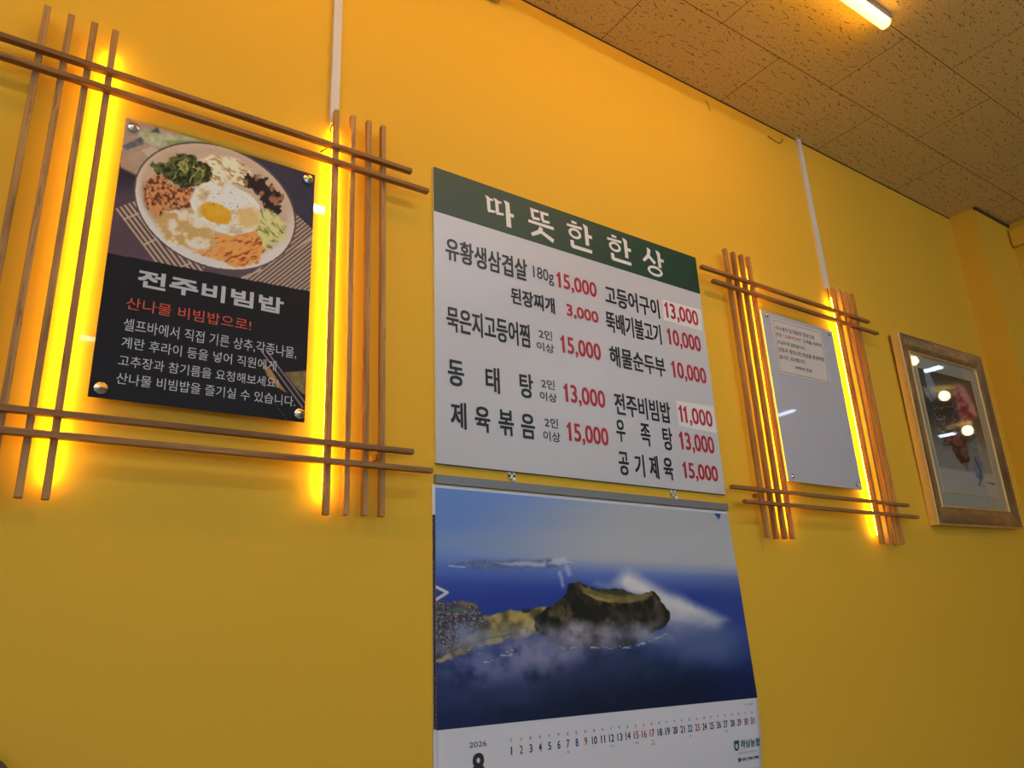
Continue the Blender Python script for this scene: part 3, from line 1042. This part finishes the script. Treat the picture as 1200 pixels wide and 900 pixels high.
def header_glyphs():
    """the five heading syllables in a brush-cut bold face, drawn stroke by stroke on a 0..1 box"""
    def bar(x0, y0, x1, y1, a, b):     # stroke that swells from half-width a to b
        d = Vector((x1 - x0, y1 - y0)).normalized()
        n = Vector((-d.y, d.x))
        return [(x0 + n.x * a, y0 + n.y * a), (x1 + n.x * b, y1 + n.y * b), (x1 - n.x * b, y1 - n.y * b), (x0 - n.x * a, y0 - n.y * a)]

    def ring(cx, cy, rx, ry, w, n=22):
        o = [(cx + rx * math.cos(2 * PI * k / n), cy + ry * math.sin(2 * PI * k / n)) for k in range(n)]
        i = [(cx + (rx - w) * math.cos(2 * PI * k / n), cy + (ry - w * 0.9) * math.sin(2 * PI * k / n)) for k in range(n)]
        return [[o[k], o[(k + 1) % n], i[(k + 1) % n], i[k]] for k in range(n)]
    w = 0.075
    serif = lambda x, y: [(x - 0.13, y + 0.04), (x - 0.02, y + 0.03), (x + w, y), (x + w, y - 0.12), (x - w, y - 0.12)]
    v = 0.058
    ta = lambda dx: [[(dx - 0.11, 1.0), (dx + 0.02, 0.97), (dx + v, 0.92), (dx + v, 0.86), (dx - v, 0.86)], bar(dx, 0.9, dx + 0.015, 0.44, v, v), bar(dx - 0.03, 0.42, dx + 0.23, 0.46, v, v * 0.7), bar(dx, 0.88, dx + 0.17, 0.89, v * 0.8, v * 0.7)]
    tta = ta(0.11) + ta(0.40) + [serif(0.78, 0.99), bar(0.78, 0.95, 0.80, 0.02, w, w * 1.15), bar(0.80, 0.52, 0.99, 0.52, w * 0.9, w * 0.9)]
    t2 = lambda dx: [[(dx - 0.08, 0.99), (dx + 0.03, 0.97), (dx + 0.05, 0.90), (dx - 0.02, 0.86)], bar(dx, 0.95, dx + 0.02, 0.66, 0.055, 0.055), bar(dx, 0.65, dx + 0.28, 0.67, 0.05, 0.045), bar(dx, 0.93, dx + 0.26, 0.94, 0.05, 0.045)]
    tteut = t2(0.18) + t2(0.55) + [bar(0.02, 0.50, 0.98, 0.50, 0.05, 0.055), bar(0.50, 0.40, 0.42, 0.22, 0.07, 0.07), bar(0.46, 0.26, 0.12, 0.05, 0.07, 0.055), bar(0.46, 0.26, 0.94, 0.05, 0.06, 0.075)]
    han = [bar(0.22, 0.95, 0.42, 0.94, 0.05, 0.04), bar(0.02, 0.79, 0.62, 0.81, 0.045, 0.05)] + ring(0.32, 0.55, 0.25, 0.19, 0.10) + \
          [[(0.66, 1.0), (0.78, 0.98), (0.86, 0.93), (0.86, 0.84), (0.71, 0.84)], bar(0.785, 0.92, 0.79, 0.26, 0.07, 0.07), bar(0.79, 0.60, 1.0, 0.60, 0.06, 0.06), bar(0.18, 0.28, 0.19, 0.05, 0.07, 0.07), bar(0.16, 0.07, 0.96, 0.07, 0.065, 0.06)]
    sang = [[(0.26, 1.0), (0.36, 0.98), (0.44, 0.92), (0.40, 0.84), (0.28, 0.86)], bar(0.35, 0.93, 0.30, 0.68, 0.07, 0.07), bar(0.33, 0.72, 0.05, 0.46, 0.07, 0.05), bar(0.31, 0.70, 0.58, 0.48, 0.06, 0.07)] + \
           [[(0.66, 1.0), (0.78, 0.98), (0.86, 0.93), (0.86, 0.84), (0.71, 0.84)], bar(0.785, 0.92, 0.79, 0.38, 0.07, 0.07), bar(0.79, 0.67, 1.0, 0.67, 0.055, 0.055)] + ring(0.54, 0.19, 0.34, 0.19, 0.105)
    return {'따': tta, '뜻': tteut, '한': han, '상': sang}


HG = header_glyphs()
bsl = -0.0077
for k, s, x0, x1, z0, z1 in MENU_TEXT:
    if k == 'h':
        LH = Letters(bpl)
        for pg in HG[s]:
            LH.poly([(x0 + a * (x1 - x0), z0 + b * (z1 - z0)) for a, b in pg])
        LH.build('heading_lettering', M['white_vinyl'], t)
for kind, nm, mt, wt in (('k', 'dish_lettering', 'black_vinyl', 0.0013), ('g', 'portion_lettering', 'grey_vinyl', 0.0004), ('r', 'price_lettering', 'red_vinyl', 0.0011)):
    for k, s, x0, x1, z0, z1 in MENU_TEXT:
        if k == kind:
            L = Letters(bpl, bsl)
            if kind == 'r':
                L.figures(s, x0, x1, z0, z1, wt)
            else:
                L.add(s, x0, x1, z0, z1, wt)
            L.build(nm, M[mt], t)


# ================================================================== CALENDAR
def paint_island(X, Y):
    """printed photograph: green crater headland in a blue sea with low cloud"""
    x, y = (X - 500) * 3.0, (Y - 560) * 3.0
    p = Print(x, y)
    N = lambda s, seed, o=4: fbm(x, y, s, seed, o)
    hz = 268 + (x - 40) * 0.045
    sky = mixc((86, 116, 170), (146, 148, 150), sst(60, 820, x + (y - 100) * 0.9))
    sky = sky * (1 - 0.25 * sst(120, 20, y)[..., None]) + 0.25 * sst(120, 20, y)[..., None] * np.array((90, 122, 180))
    sky = mixc((0, 0, 0), (1, 1, 1), np.zeros_like(x)) + sky
    p.lay(np.ones_like(x), sky)
    p.lay(0.6 * sst(150, 230, y) * sst(hz + 10, hz - 40, y), mixc((112, 128, 162), (150, 152, 156), sst(100, 700, x)))
    sea = mixc((62, 88, 156), (30, 50, 124), sst(hz, 440, y))
    sea = sea * (1 - sst(420, 760, y)[..., None]) + sst(420, 760, y)[..., None] * mixc((14, 26, 62), (10, 24, 66), sst(300, 1000, x))
    dk = p.ell(640, 760, 420, 170, 0, 0.5)
    sea = sea * (1 - 0.75 * dk[..., None]) + 0.75 * dk[..., None] * np.array((6, 20, 36))
    rt = sst(820, 1080, x) * sst(820, 380, y)
    sea = sea * (1 - 0.6 * rt[..., None]) + 0.6 * rt[..., None] * np.array((44, 62, 116))
    p.lay(sst(hz - 8, hz + 46, y), sea)
    p.lay(0.6 * sst(hz + 110, hz, y) * sst(hz - 20, hz + 20, y), mixc((96, 116, 164), (126, 136, 160), sst(200, 900, x)))
    # far coast with cloud bank
    p.lay(0.8 * p.soft([(80, 303), (180, 290), (430, 288), (520, 300), (420, 315), (200, 318)], 7, 10, 40, 3), mixc((52, 62, 104), (110, 118, 140), N(14, 4)))
    p.lay(0.8 * p.soft([(250, 300), (330, 292), (420, 292), (420, 306), (330, 310)], 6, 8, 40, 5), (160, 164, 176))
    p.lay(0.85 * p.soft([(425, 296), (450, 278), (485, 276), (520, 300), (470, 306)], 5, 14, 24, 6), mixc((120, 128, 150), (182, 184, 192), N(16, 7)))
    p.lay(0.7 * p.soft([(468, 325), (480, 320), (488, 385), (478, 384)], 5, 10, 24, 8), (150, 156, 172))
    p.lay(0.6 * p.soft([(488, 305), (505, 300), (516, 340), (505, 342)], 5, 10, 24, 9), (150, 156, 172))
    p.lay(0.7 * p.line([(85, 308), (140, 313)], 2.5), (170, 172, 178))
    # bright cloud fan behind the headland
    p.lay(p.soft([(690, 338), (716, 326), (760, 352), (812, 384), (900, 424), (990, 470), (1045, 500), (1020, 535), (930, 530), (850, 520), (800, 420), (720, 410), (670, 372)], 26, 10, 60, 10), mixc((168, 166, 168), (190, 186, 184), N(70, 11)))
    p.lay(0.5 * p.soft([(590, 375), (690, 345), (690, 400), (620, 392)], 16, 14, 40, 12), (140, 148, 168))
    p.lay(0.55 * p.ell(930, 560, 150, 80, 2000, 0.6, 20, 60, 13), (92, 102, 134))
    # land tongue and town
    p.lay(p.soft([(190, 492), (300, 460), (360, 466), (425, 455), (440, 540), (300, 566), (180, 600), (60, 648), (30, 640), (30, 600), (170, 545)], 5, 12, 40, 14), mixc((70, 62, 36), (156, 136, 76), sst(0.25, 0.7, N(40, 15))))
    town = p.soft([(20, 440), (60, 434), (130, 430), (178, 442), (200, 490), (230, 520), (150, 545), (60, 630), (20, 650)], 6, 14, 30, 16)
    spk = vnoise(x / 3.2, y / 3.0, 17)
    p.lay(town, mixc((44, 44, 54), (150, 138, 136), sst(0.40, 1.0, spk)))
    p.lay(p.soft([(92, 462), (140, 452), (150, 466), (100, 476)], 3), (62, 84, 70))
    p.lay(p.soft([(120, 432), (175, 440), (180, 450), (130, 448)], 4), (112, 92, 60))
    p.lay(p.line([(30, 378), (50, 388), (78, 402), (44, 424), (30, 430)], 5), (176, 174, 168))
    p.lay(p.line([(36, 398), (58, 404), (42, 414)], 3), (38, 50, 96))
    p.lay(0.5 * p.line([(40, 632), (130, 592), (230, 562), (330, 545)], 3), (30, 30, 26))
    # headland
    island = [(383, 492), (398, 478), (430, 458), (470, 432), (498, 404), (506, 372), (540, 366), (575, 378), (602, 390), (650, 390), (690, 392), (716, 404), (742, 412), (770, 408), (792, 398), (806, 400), (820, 420), (838, 448), (852, 466), (856, 498), (845, 520), (815, 532), (760, 570), (700, 600), (600, 604), (480, 604), (430, 560), (388, 540)]
    rough = fbm(x, y * 0.6, 22, 18, 5)
    p.lay(p.soft(island, 2.2, 6, 14, 19), mixc((12, 14, 8), (74, 64, 42), sst(0.42, 0.80, rough)))
    p.lay(p.soft([(535, 376), (575, 384), (606, 394), (690, 396), (742, 414), (792, 404), (800, 416), (770, 430), (720, 440), (650, 438), (596, 428), (560, 404)], 5, 6, 16, 20), mixc((62, 58, 30), (132, 116, 64), N(24, 21)))
    p.lay(0.7 * p.soft([(510, 380), (540, 372), (560, 420), (620, 450), (760, 452), (800, 430), (830, 470), (700, 500), (560, 490), (500, 440)], 12, 12, 20, 80), mixc((14, 14, 10), (40, 34, 24), rough))
    p.lay(0.8 * p.soft([(590, 392), (690, 393), (740, 410), (690, 414), (620, 404)], 5, 6, 16, 22), (40, 38, 26))
    p.lay(0.7 * p.soft([(552, 400), (600, 428), (660, 436), (640, 428), (590, 412)], 3), (150, 128, 66))
    p.lay(0.5 * p.soft([(800, 420), (835, 450), (848, 500), (815, 530), (800, 500)], 8, 10, 16, 23), mixc((60, 50, 44), (120, 108, 100), N(10, 24)))
    p.lay(0.8 * p.soft([(340, 462), (372, 458), (374, 474), (345, 474)], 3, 4, 8, 25), (26, 30, 18))
    surf = sst(0.55, 0.8, vnoise(x / 9, y / 4, 26))
    p.lay(surf * p.line([(480, 598), (560, 594), (640, 598), (720, 594), (790, 575), (845, 545)], 5), (172, 172, 172))
    # low cloud in front
    fog = lambda cx, cy, a, b, s, k, seed, col: p.lay(k * p.ell(cx, cy, a, b, s, 0.75, 26, 60, seed) * (sst(0.14, 0.66, fbm(x, y, 64, seed + 5)) if k > 0.5 else sst(0.05, 0.75, fbm(x, y, 130, seed + 5, 3))), col)
    fog(130, 560, 130, 44, -2500, 0.85, 30, (112, 118, 146))
    fog(390, 595, 90, 64, 0, 1.0, 34, (146, 144, 158))
    fog(300, 640, 230, 74, -3000, 0.9, 38, (108, 112, 144))
    fog(535, 545, 58, 42, 0, 1.0, 42, (138, 132, 146))
    fog(620, 560, 70, 44, 0, 0.9, 46, (128, 122, 136))
    fog(700, 520, 70, 34, 1400, 0.9, 50, (124, 116, 122))
    fog(800, 545, 120, 34, 0, 0.8, 54, (128, 130, 148))
    fog(200, 720, 280, 100, 0, 0.45, 58, (74, 80, 126))
    fog(520, 690, 280, 80, 0, 0.45, 62, (56, 60, 98))
    fog(870, 600, 260, 70, -3000, 0.5, 66, (74, 88, 124))
    fog(470, 600, 90, 56, 0, 0.8, 74, (118, 116, 136))
    bo = (vnoise(x / 16, y / 6, 70) > 0.86).astype(float) * p.ell(225, 615, 90, 34, -800)
    p.lay(0.6 * bo, (170, 176, 186))
    return p.ink(1.75)


CA = 0.0096                         # the whole calendar hangs a little clockwise
CW, CH = 0.9850, 0.690
e1, e2 = Vector((math.cos(CA), 0, -math.sin(CA))), Vector((-math.sin(CA), 0, -math.cos(CA)))
t = thing('wall_calendar', 'wall calendar with a photo of a crater headland in the blue sea', 'calendar', (0.8358, 0, 1.3450))


def bulge(u, v):
    w = np.interp(v, [0, 0.10, 0.22, 0.36, 0.53, 0.75, 0.88, 1.0], [0, 0.0010, 0.0066, 0.0105, 0.0150, 0.0205, 0.0160, 0.0050])
    return 0.004 + w * np.clip((u - 0.25) / 0.75, 0, 1) ** 1.6


def page_pt(u, v, lift=0.0):
    b = bulge(u, v) + lift
    x = e1.x * u * CW + e2.x * v * CH
    z = e1.z * u * CW + e2.z * v * CH
    return np.stack([x, -b, z], -1)


def sheet(name, u0, u1, v0, v1, nu, nv, lift, m, parent):
    U, Vv = np.meshgrid(np.linspace(u0, u1, nu), np.linspace(v0, v1, nv))
    P3 = page_pt(U, Vv, lift)
    idx = np.arange(nu * nv).reshape(nv, nu)
    q = np.stack([idx[:-1, :-1], idx[1:, :-1], idx[1:, 1:], idx[:-1, 1:]], -1).reshape(-1, 4)
    o = from_data(name, P3.reshape(-1, 3), q, m, parent, True)
    return o


page = sheet('page', 0.0, 1.0, 0.0, 1.0, 60, 60, 0.0006, M['page'], t)
sol = page.modifiers.new('thickness', 'SOLIDIFY')
sol.thickness = 0.0006
V0, V1 = 0.0105, 0.7405
nu, nv = 380, 300
U, Vv = np.meshgrid(np.linspace(-0.0002, 1.0, nu), np.linspace(V0, V1, nv))
P3 = page_pt(U, Vv, 0.0)
X, Y = sketch(CAL_SKETCH, 0.8358 + P3[..., 0], 1.3450 + P3[..., 2])
# the drawing was traced with the sheet bowed: undo the bow sideways
X = X + (0.0)
P3 = page_pt(U, Vv, 0.0011)
grid_print('photograph', P3, paint_island(X, Y), M['photo_print'], t)
# older sheets behind, a sliver of them showing on the left
sl = [(-0.0075, 0.02), (0.97, 0.02), (0.97, 0.985), (-0.0060, 0.985)]


def quad_slab(name, uv, y0, y1, m):
    V = []
    for yy in (y0, y1):
        for u, v in uv:
            V.append((e1.x * u * CW + e2.x * v * CH, yy, e1.z * u * CW + e2.z * v * CH))
    return from_data(name, V, [(0, 1, 2, 3), (7, 6, 5, 4), (0, 4, 5, 1), (1, 5, 6, 2), (2, 6, 7, 3), (3, 7, 4, 0)], m, t)


quad_slab('under_page', [(-0.0075, 0.0), (0.99, 0.0), (0.99, 0.985), (-0.0060, 0.985)], -0.0008, -0.0036, M['page'])
q = NT('under_page_picture_edge')
q.set(Base_Color=q.ramp(q.noise(q.coord(), 240, 3, 0.7), [(0.35, rgb(14, 12, 12)), (0.5, rgb(40, 26, 20)), (0.6, rgb(120, 80, 50)), (0.7, rgb(150, 150, 170))]), Roughness=0.5)
quad_slab('under_picture', [(-0.0073, 0.10), (0.0015, 0.10), (0.0015, 0.738), (-0.0062, 0.738)], -0.0036, -0.0040, q.m)['label'] = 'dark printed edge of the sheet beneath'
bb = quad_slab('binder_bar', [(-0.0015, -0.0330), (1.0015, -0.0330), (1.0015, -0.0040), (-0.0015, -0.0040)], -0.0008, -0.0085, M['binder'])
for px, pz in ((1.0515, 1.3712), (1.6050, 1.3630)):
    s = lathe_y('rivet', [(0.0062, 0.0), (0.0062, -0.0012), (0.0046, -0.0028), (0.001, -0.0034)], M['rivet'], t, 14, True, (px - 0.8358, -0.0085, pz - 1.3450))
    bm = bmesh.new()
    add_box(bm, (px - 0.8358 - 0.013, -0.0030, pz - 1.3450 + 0.006), (px - 0.8358 - 0.006, -0.0012, pz - 1.3450 + 0.030), 0.0004)
    add_box(bm, (px - 0.8358 + 0.001, -0.0030, pz - 1.3450 + 0.006), (px - 0.8358 + 0.008, -0.0012, pz - 1.3450 + 0.030), 0.0004)
    add_box(bm, (px - 0.8358 - 0.013, -0.0030, pz - 1.3450 + 0.004), (px - 0.8358 + 0.008, -0.0012, pz - 1.3450 + 0.0135), 0.0004)
    finish(bm, 'hanging_tab', M['rivet'], t)
# folded blue corner at the upper right
cpl = lambda u, v: tuple(page_pt(np.array(u), np.array(v), 0.0022))
from_data('folded_corner', [cpl(0.936, 0.0125), cpl(0.967, 0.0120), cpl(0.956, 0.038)], [(0, 2, 1)], M['blue_corner'], t)


def uv_of(x, z):
    """point of the wall plane -> page (u, v)"""
    dx, dz = x - 0.8358, z - 1.3450
    return (dx * e1.x + dz * e1.z) / CW, (dx * e2.x + dz * e2.z) / CH


class PageLetters(Letters):
    def __init__(self):
        super().__init__(lambda u, v: tuple(page_pt(np.array(u), np.array(v), 0.0013)))

    def line(self, s, uc, v, h, w=None, weight=0.0):
        """text centred on uc, its baseline at v, letter height h (metres)"""
        _, _, sz = glyph_mesh(s)
        ww = (w if w else h * sz[0] / max(sz[1], 0.2)) / CW
        self.add(s, uc - ww / 2, uc + ww / 2, v, v - h / CH, weight / CW)


names = '토일월화수목금'
INK = {'k': 'ink', 'r': 'red_ink', 'b': 'blue_ink'}
notes = {7: ['입추'], 12: ['7.1'], 15: ['광복절'], 17: ['대체', '공휴일'], 22: ['칠석'], 27: ['7.15']}
DU0, DU1, DV = 0.1862, 0.9712, 0.8330
for d in range(1, 32):
    u = DU0 + (DU1 - DU0) * (d - 1) / 30.0
    wd = (d - 1) % 7
    c = 'r' if (wd == 1 or d in (15, 17)) else ('b' if wd == 0 else 'k')
    dl = PageLetters()
    dl.line(str(d), u, DV, 0.0165, 0.0034 if d == 1 else (0.0082 if d < 10 else (0.0125 if d == 11 else 0.0152)), 0.0003)
    dl.build('date_lettering', M[INK[c]], t)
    dl = PageLetters()
    dl.line(names[wd], u, DV - 0.0375, 0.0062, 0.0062)
    dl.build('weekday_lettering', M[INK[c]], t)
    for k, s in enumerate(notes.get(d, [])):
        dl = PageLetters()
        dl.line(s, u, DV + 0.0165 + 0.011 * k, 0.0048, 0.0075 if len(s) < 3 else 0.012)
        dl.build('note_lettering', M['ink'], t)
mo = PageLetters()
mo.line('2026', 0.1005, 0.7985, 0.0105, 0.0430)
mo.build('year_lettering', M['ink'], t)
mo = PageLetters()
mo.line('8', 0.1005, 0.8860, 0.0490, 0.0300, 0.0016)
mo.build('month_lettering', M['ink'], t)
cr = PageLetters()
cr.line('제주 성산일출봉', 0.963, 0.7640, 0.0042, 0.034)
cr.line('(12900) 경기도 하남시 농협 본점', 0.940, 0.9320, 0.0040, 0.070)
cr.line('☎ 031) 790-7700', 0.945, 0.9600, 0.0105, 0.082, 0.0003)
cr.build('small_print', M['ink'], t)
lg = PageLetters()
lg.add('하남농협', 0.918, 0.992, 0.913, 0.884, 0.0006, 1.12)
lg.build('bank_lettering', M['green_ink'], t)
lg = PageLetters()
ring = []
for k in range(20):
    a0, a1 = 2 * PI * k / 20, 2 * PI * (k + 1) / 20
    f = lambda a, r: (0.9015 + r * 0.0098 * math.cos(a), 0.9030 + r * 0.0165 * math.sin(a))
    lg.poly([f(a0, 1), f(a1, 1), f(a1, 0.52), f(a0, 0.52)])
lg.poly([(0.8915, 0.883), (0.9115, 0.883), (0.9105, 0.894), (0.8925, 0.894)])
lg.build('bank_emblem', M['green_ink'], t)


# ================================================================== FRAMED PICTURE
def paint_flower(U, V):
    x = 140 + 390 * U + (136 + 61 * U) * V
    y = 195 + 105 * U + (943 - 73 * U) * V
    p = Print(x, y)
    N = lambda s, seed, o=4: fbm(x, y, s, seed, o)
    p.lay(np.ones_like(x), mixc((44, 41, 38), (70, 66, 60), N(120, 1)))
    lo = sst(0.42, 0.70, V)
    p.lay(lo, mixc((96, 93, 86), (122, 119, 112), N(150, 2)))
    p.lay(sst(0.80, 0.83, V), (138, 132, 120))
    p.lay(p.soft([(182, 222), (226, 236), (258, 320), (272, 430), (244, 446), (205, 350)], 5, 8, 30, 3), mixc((98, 106, 114), (126, 132, 136), N(30, 4)))
    p.lay(p.soft([(170, 338), (205, 360), (245, 452), (230, 470), (190, 420)], 5, 8, 30, 5), (104, 110, 116))
    p.lay(0.7 * p.soft([(320, 250), (380, 270), (382, 310), (330, 305)], 8, 10, 20, 6), (86, 50, 44))
    p.lay(p.soft([(320, 430), (370, 400), (378, 480), (330, 500)], 10, 12, 24, 7), (146, 98, 44))
    p.lay(p.soft([(384, 376), (430, 312), (468, 340), (500, 392), (540, 470), (576, 562), (545, 596), (490, 642), (430, 612), (405, 500)], 10, 18, 36, 8), mixc((112, 34, 40), (170, 98, 92), sst(0.3, 0.7, N(48, 9))))
    p.lay(0.7 * p.soft([(430, 318), (476, 344), (530, 440), (575, 560), (550, 580), (500, 470), (440, 390)], 12, 14, 30, 10), (176, 120, 110))
    p.lay(p.soft([(245, 470), (400, 450), (440, 640), (420, 700), (300, 720), (250, 640)], 22, 26, 40, 11), mixc((34, 28, 26), (70, 52, 44), N(30, 12)))
    p.lay(p.soft([(350, 690), (470, 640), (520, 700), (486, 790), (500, 900), (462, 980), (432, 940), (400, 890), (362, 800), (306, 800), (310, 740)], 10, 20, 40, 13), mixc((50, 24, 18), (116, 70, 56), sst(0.3, 0.7, N(26, 14))))
    vein = sst(0.90, 0.98, 1 - np.abs(2 * fbm(x, y, 60, 15, 3) - 1))
    p.lay(0.8 * vein * p.soft([(240, 450), (420, 450), (440, 700), (260, 720)], 20), (142, 136, 128))
    p.lay(p.ell(572, 970, 46, 78, 900, 0.15, 10, 30, 16), mixc((74, 82, 92), (110, 116, 122), N(30, 17)))
    p.lay(0.8 * p.soft([(500, 780), (560, 740), (600, 820), (560, 880), (520, 850)], 10, 16, 26, 18), mixc((84, 80, 74), (140, 134, 124), N(20, 19)))
    p.lay(p.line([(540, 880), (556, 930), (584, 985), (580, 1040), (566, 1090)], 5), (40, 40, 42))
    p.lay(p.line([(640, 1068), (668, 1072)], 4), (44, 40, 38))
    p.lay(p.line([(676, 1078), (700, 1078)], 6), (44, 40, 38))
    return p.ink(1.75)


t = thing('framed_picture', 'glazed flower picture in a wide crackled gold frame beside the pillar', 'framed picture',
          (3.3235, -0.0352, 1.3514), (0.0161542, -0.0179913, 0.0008126))
FW, FH, MW = 0.700, 0.780, 0.069


def mitred(name, x0, x1, z0, z1, prof, m, parent):
    """moulding round a rectangle: prof is a list of (inset, y)"""
    V, F = [], []
    n = len(prof)
    for (sx, sz) in ((0, 0), (1, 0), (1, 1), (0, 1)):
        for d, y in prof:
            V.append(((x0 + d) if sx == 0 else (x1 - d), y, (z0 + d) if sz == 0 else (z1 - d)))
    for c in range(4):
        for i in range(n):
            F.append((c * n + i, c * n + (i + 1) % n, ((c + 1) % 4) * n + (i + 1) % n, ((c + 1) % 4) * n + i))
    bm = bmesh.new()
    vs = [bm.verts.new(v) for v in V]
    for f in F:
        bm.faces.new([vs[i] for i in f])
    return finish(bm, name, m, parent)


h = FW / 2
mitred('frame', -h + 0.001, h - 0.001, 0.001, FH - 0.001, [(0, 0.012), (0.004, 0.0005), (0.020, 0.0), (0.046, 0.003), (MW - 0.004, 0.008), (MW, 0.012), (MW, 0.026), (0.0, 0.026)], M['gold'], t)
mitred('frame_edge', -h, h, 0, FH, [(0.0, 0.0020), (0.0045, -0.0008), (0.0055, 0.004), (0.0055, 0.034), (0.0, 0.034)], M['gold_edge'], t)
mitred('inner_slip', -h + MW - 0.001, h - MW + 0.001, MW - 0.001, FH - MW + 0.001, [(0, 0.008), (0.002, 0.006), (0.004, 0.0085), (0.006, 0.0065), (0.008, 0.010), (0.008, 0.020), (0, 0.020)], M['gold_edge'], t)
box('mat_board', (-h + MW - 0.004, 0.0165, MW - 0.004), (h - MW + 0.004, 0.0200, FH - MW + 0.004), M['mat_board'], t)
AX0, AX1, AZ0, AZ1 = -0.2260, 0.2260, 0.1330, 0.6480
mitred('gilt_fillet', AX0 - 0.004, AX1 + 0.004, AZ0 - 0.004, AZ1 + 0.004, [(0, 0.0165), (0.001, 0.0145), (0.004, 0.0145), (0.0045, 0.0165)], M['gold_edge'], t)
U, Vv = np.meshgrid(np.linspace(0, 1, 130), np.linspace(0, 1, 190))
grid_print('painting', np.stack([AX0 + (AX1 - AX0) * U, np.full_like(U, 0.0160), AZ1 + (AZ0 - AZ1) * Vv], -1), paint_flower(U, Vv), M['painting'], t)
box('glass_pane', (-h + MW - 0.003, 0.0112, MW - 0.003), (h - MW + 0.003, 0.0130, FH - MW + 0.003), M['glass'], t)

# ================================================================== SMALL WALL THINGS
t = thing('wall_fixture', 'small round white fixture high on the wall, cut by the top edge', 'wall fixture', (1.058, 0, 2.877))
lathe_y('mount_plate', [(0.020, 0.0), (0.020, -0.005), (0.017, -0.010)], M['white_plastic'], t, 28)
lathe_y('cover', [(0.018, -0.008), (0.026, -0.014), (0.031, -0.026), (0.031, -0.034), (0.026, -0.044), (0.014, -0.051), (0.001, -0.053)], M['white_plastic'], t, 28)
tag(tube('dust_strand', [(2.370, -0.002, 2.869), (2.388, -0.006, 2.860), (2.412, -0.008, 2.8535), (2.432, -0.008, 2.8545), (2.452, -0.006, 2.868), (2.474, -0.002, 2.892)],
         0.0016, M['black_cable'], n=6), 'thin dark strand drooping on the wall beside the second cable duct', 'dust strand')
tag(tube('dust_strand', [(2.015, -0.002, 2.892), (2.022, -0.005, 2.872), (2.020, -0.006, 2.858), (2.030, -0.004, 2.848)],
         0.0010, M['black_cable'], n=6), 'tiny dark strand hanging under the ceiling above the menu board', 'dust strand')

# ================================================================== CHAIR BELOW THE POSTER
t = thing('dining_chair', 'brown wooden dining chair, only its top corner showing at lower left', 'chair', (-0.1335, -0.33, 0.0))
BT = 0.884                         # top of the back
for sx in (-1, 1):
    tube('leg', [(sx * 0.185, 0.205, 0.0), (sx * 0.19, 0.185, 0.43), (sx * 0.20, 0.215, 0.62), (sx * 0.205, 0.250, 0.80)], [0.016, 0.019, 0.018, 0.015], M['chair_wood'], t)
    tube('leg', [(sx * 0.19, -0.19, 0.0), (sx * 0.185, -0.18, 0.43)], [0.015, 0.019], M['chair_wood'], t)
bm = bmesh.new()
add_box(bm, (-0.205, -0.205, 0.40), (0.205, 0.205, 0.435), 0.012, 3)
finish(bm, 'seat_frame', M['chair_wood'], t)
bm = bmesh.new()
add_box(bm, (-0.195, -0.20, 0.435), (0.195, 0.185, 0.475), 0.018, 4)
finish(bm, 'seat', M['cushion'], t, True)
# rounded top rail with thickness
prof = []
for k in range(11):
    a = PI / 2 * k / 10
    prof.append((0.165 + 0.065 * math.sin(a) ** 1.0 if k else 0.165, BT - 0.065 + 0.065 * math.cos(a)))
right_side = prof + [(0.228, 0.72), (0.205, 0.70)]
outl = [(-x, z) for x, z in right_side[::-1]] + right_side
V, F = [], []
n = len(outl)
for d in (0.0, 0.022):
    for x, z in outl:
        V.append((x, 0.232 + d + (z - 0.70) * 0.10 - 0.02 * (1 - (x / 0.23) ** 2) * -1, z))
F = [tuple(range(n)), tuple(range(n, 2 * n))[::-1]] + [(i, (i + 1) % n, n + (i + 1) % n, n + i) for i in range(n)]
bm = bmesh.new()
vs = [bm.verts.new(v) for v in V]
for f in F:
    bm.faces.new([vs[i] for i in f])
finish(bm, 'top_rail', M['chair_wood'], t)
for k in range(5):
    x = -0.12 + 0.06 * k
    tube('back_spindle', [(x, 0.195, 0.43), (x, 0.225, 0.60), (x, 0.255, 0.715)], 0.008, M['chair_wood'], t)
for sy, z in ((0.19, 0.20), (-0.185, 0.24)):
    tube('stretcher', [(-0.187, sy, z), (0.187, sy, z)], 0.010, M['chair_wood'], t)

bpy.context.view_layer.update()
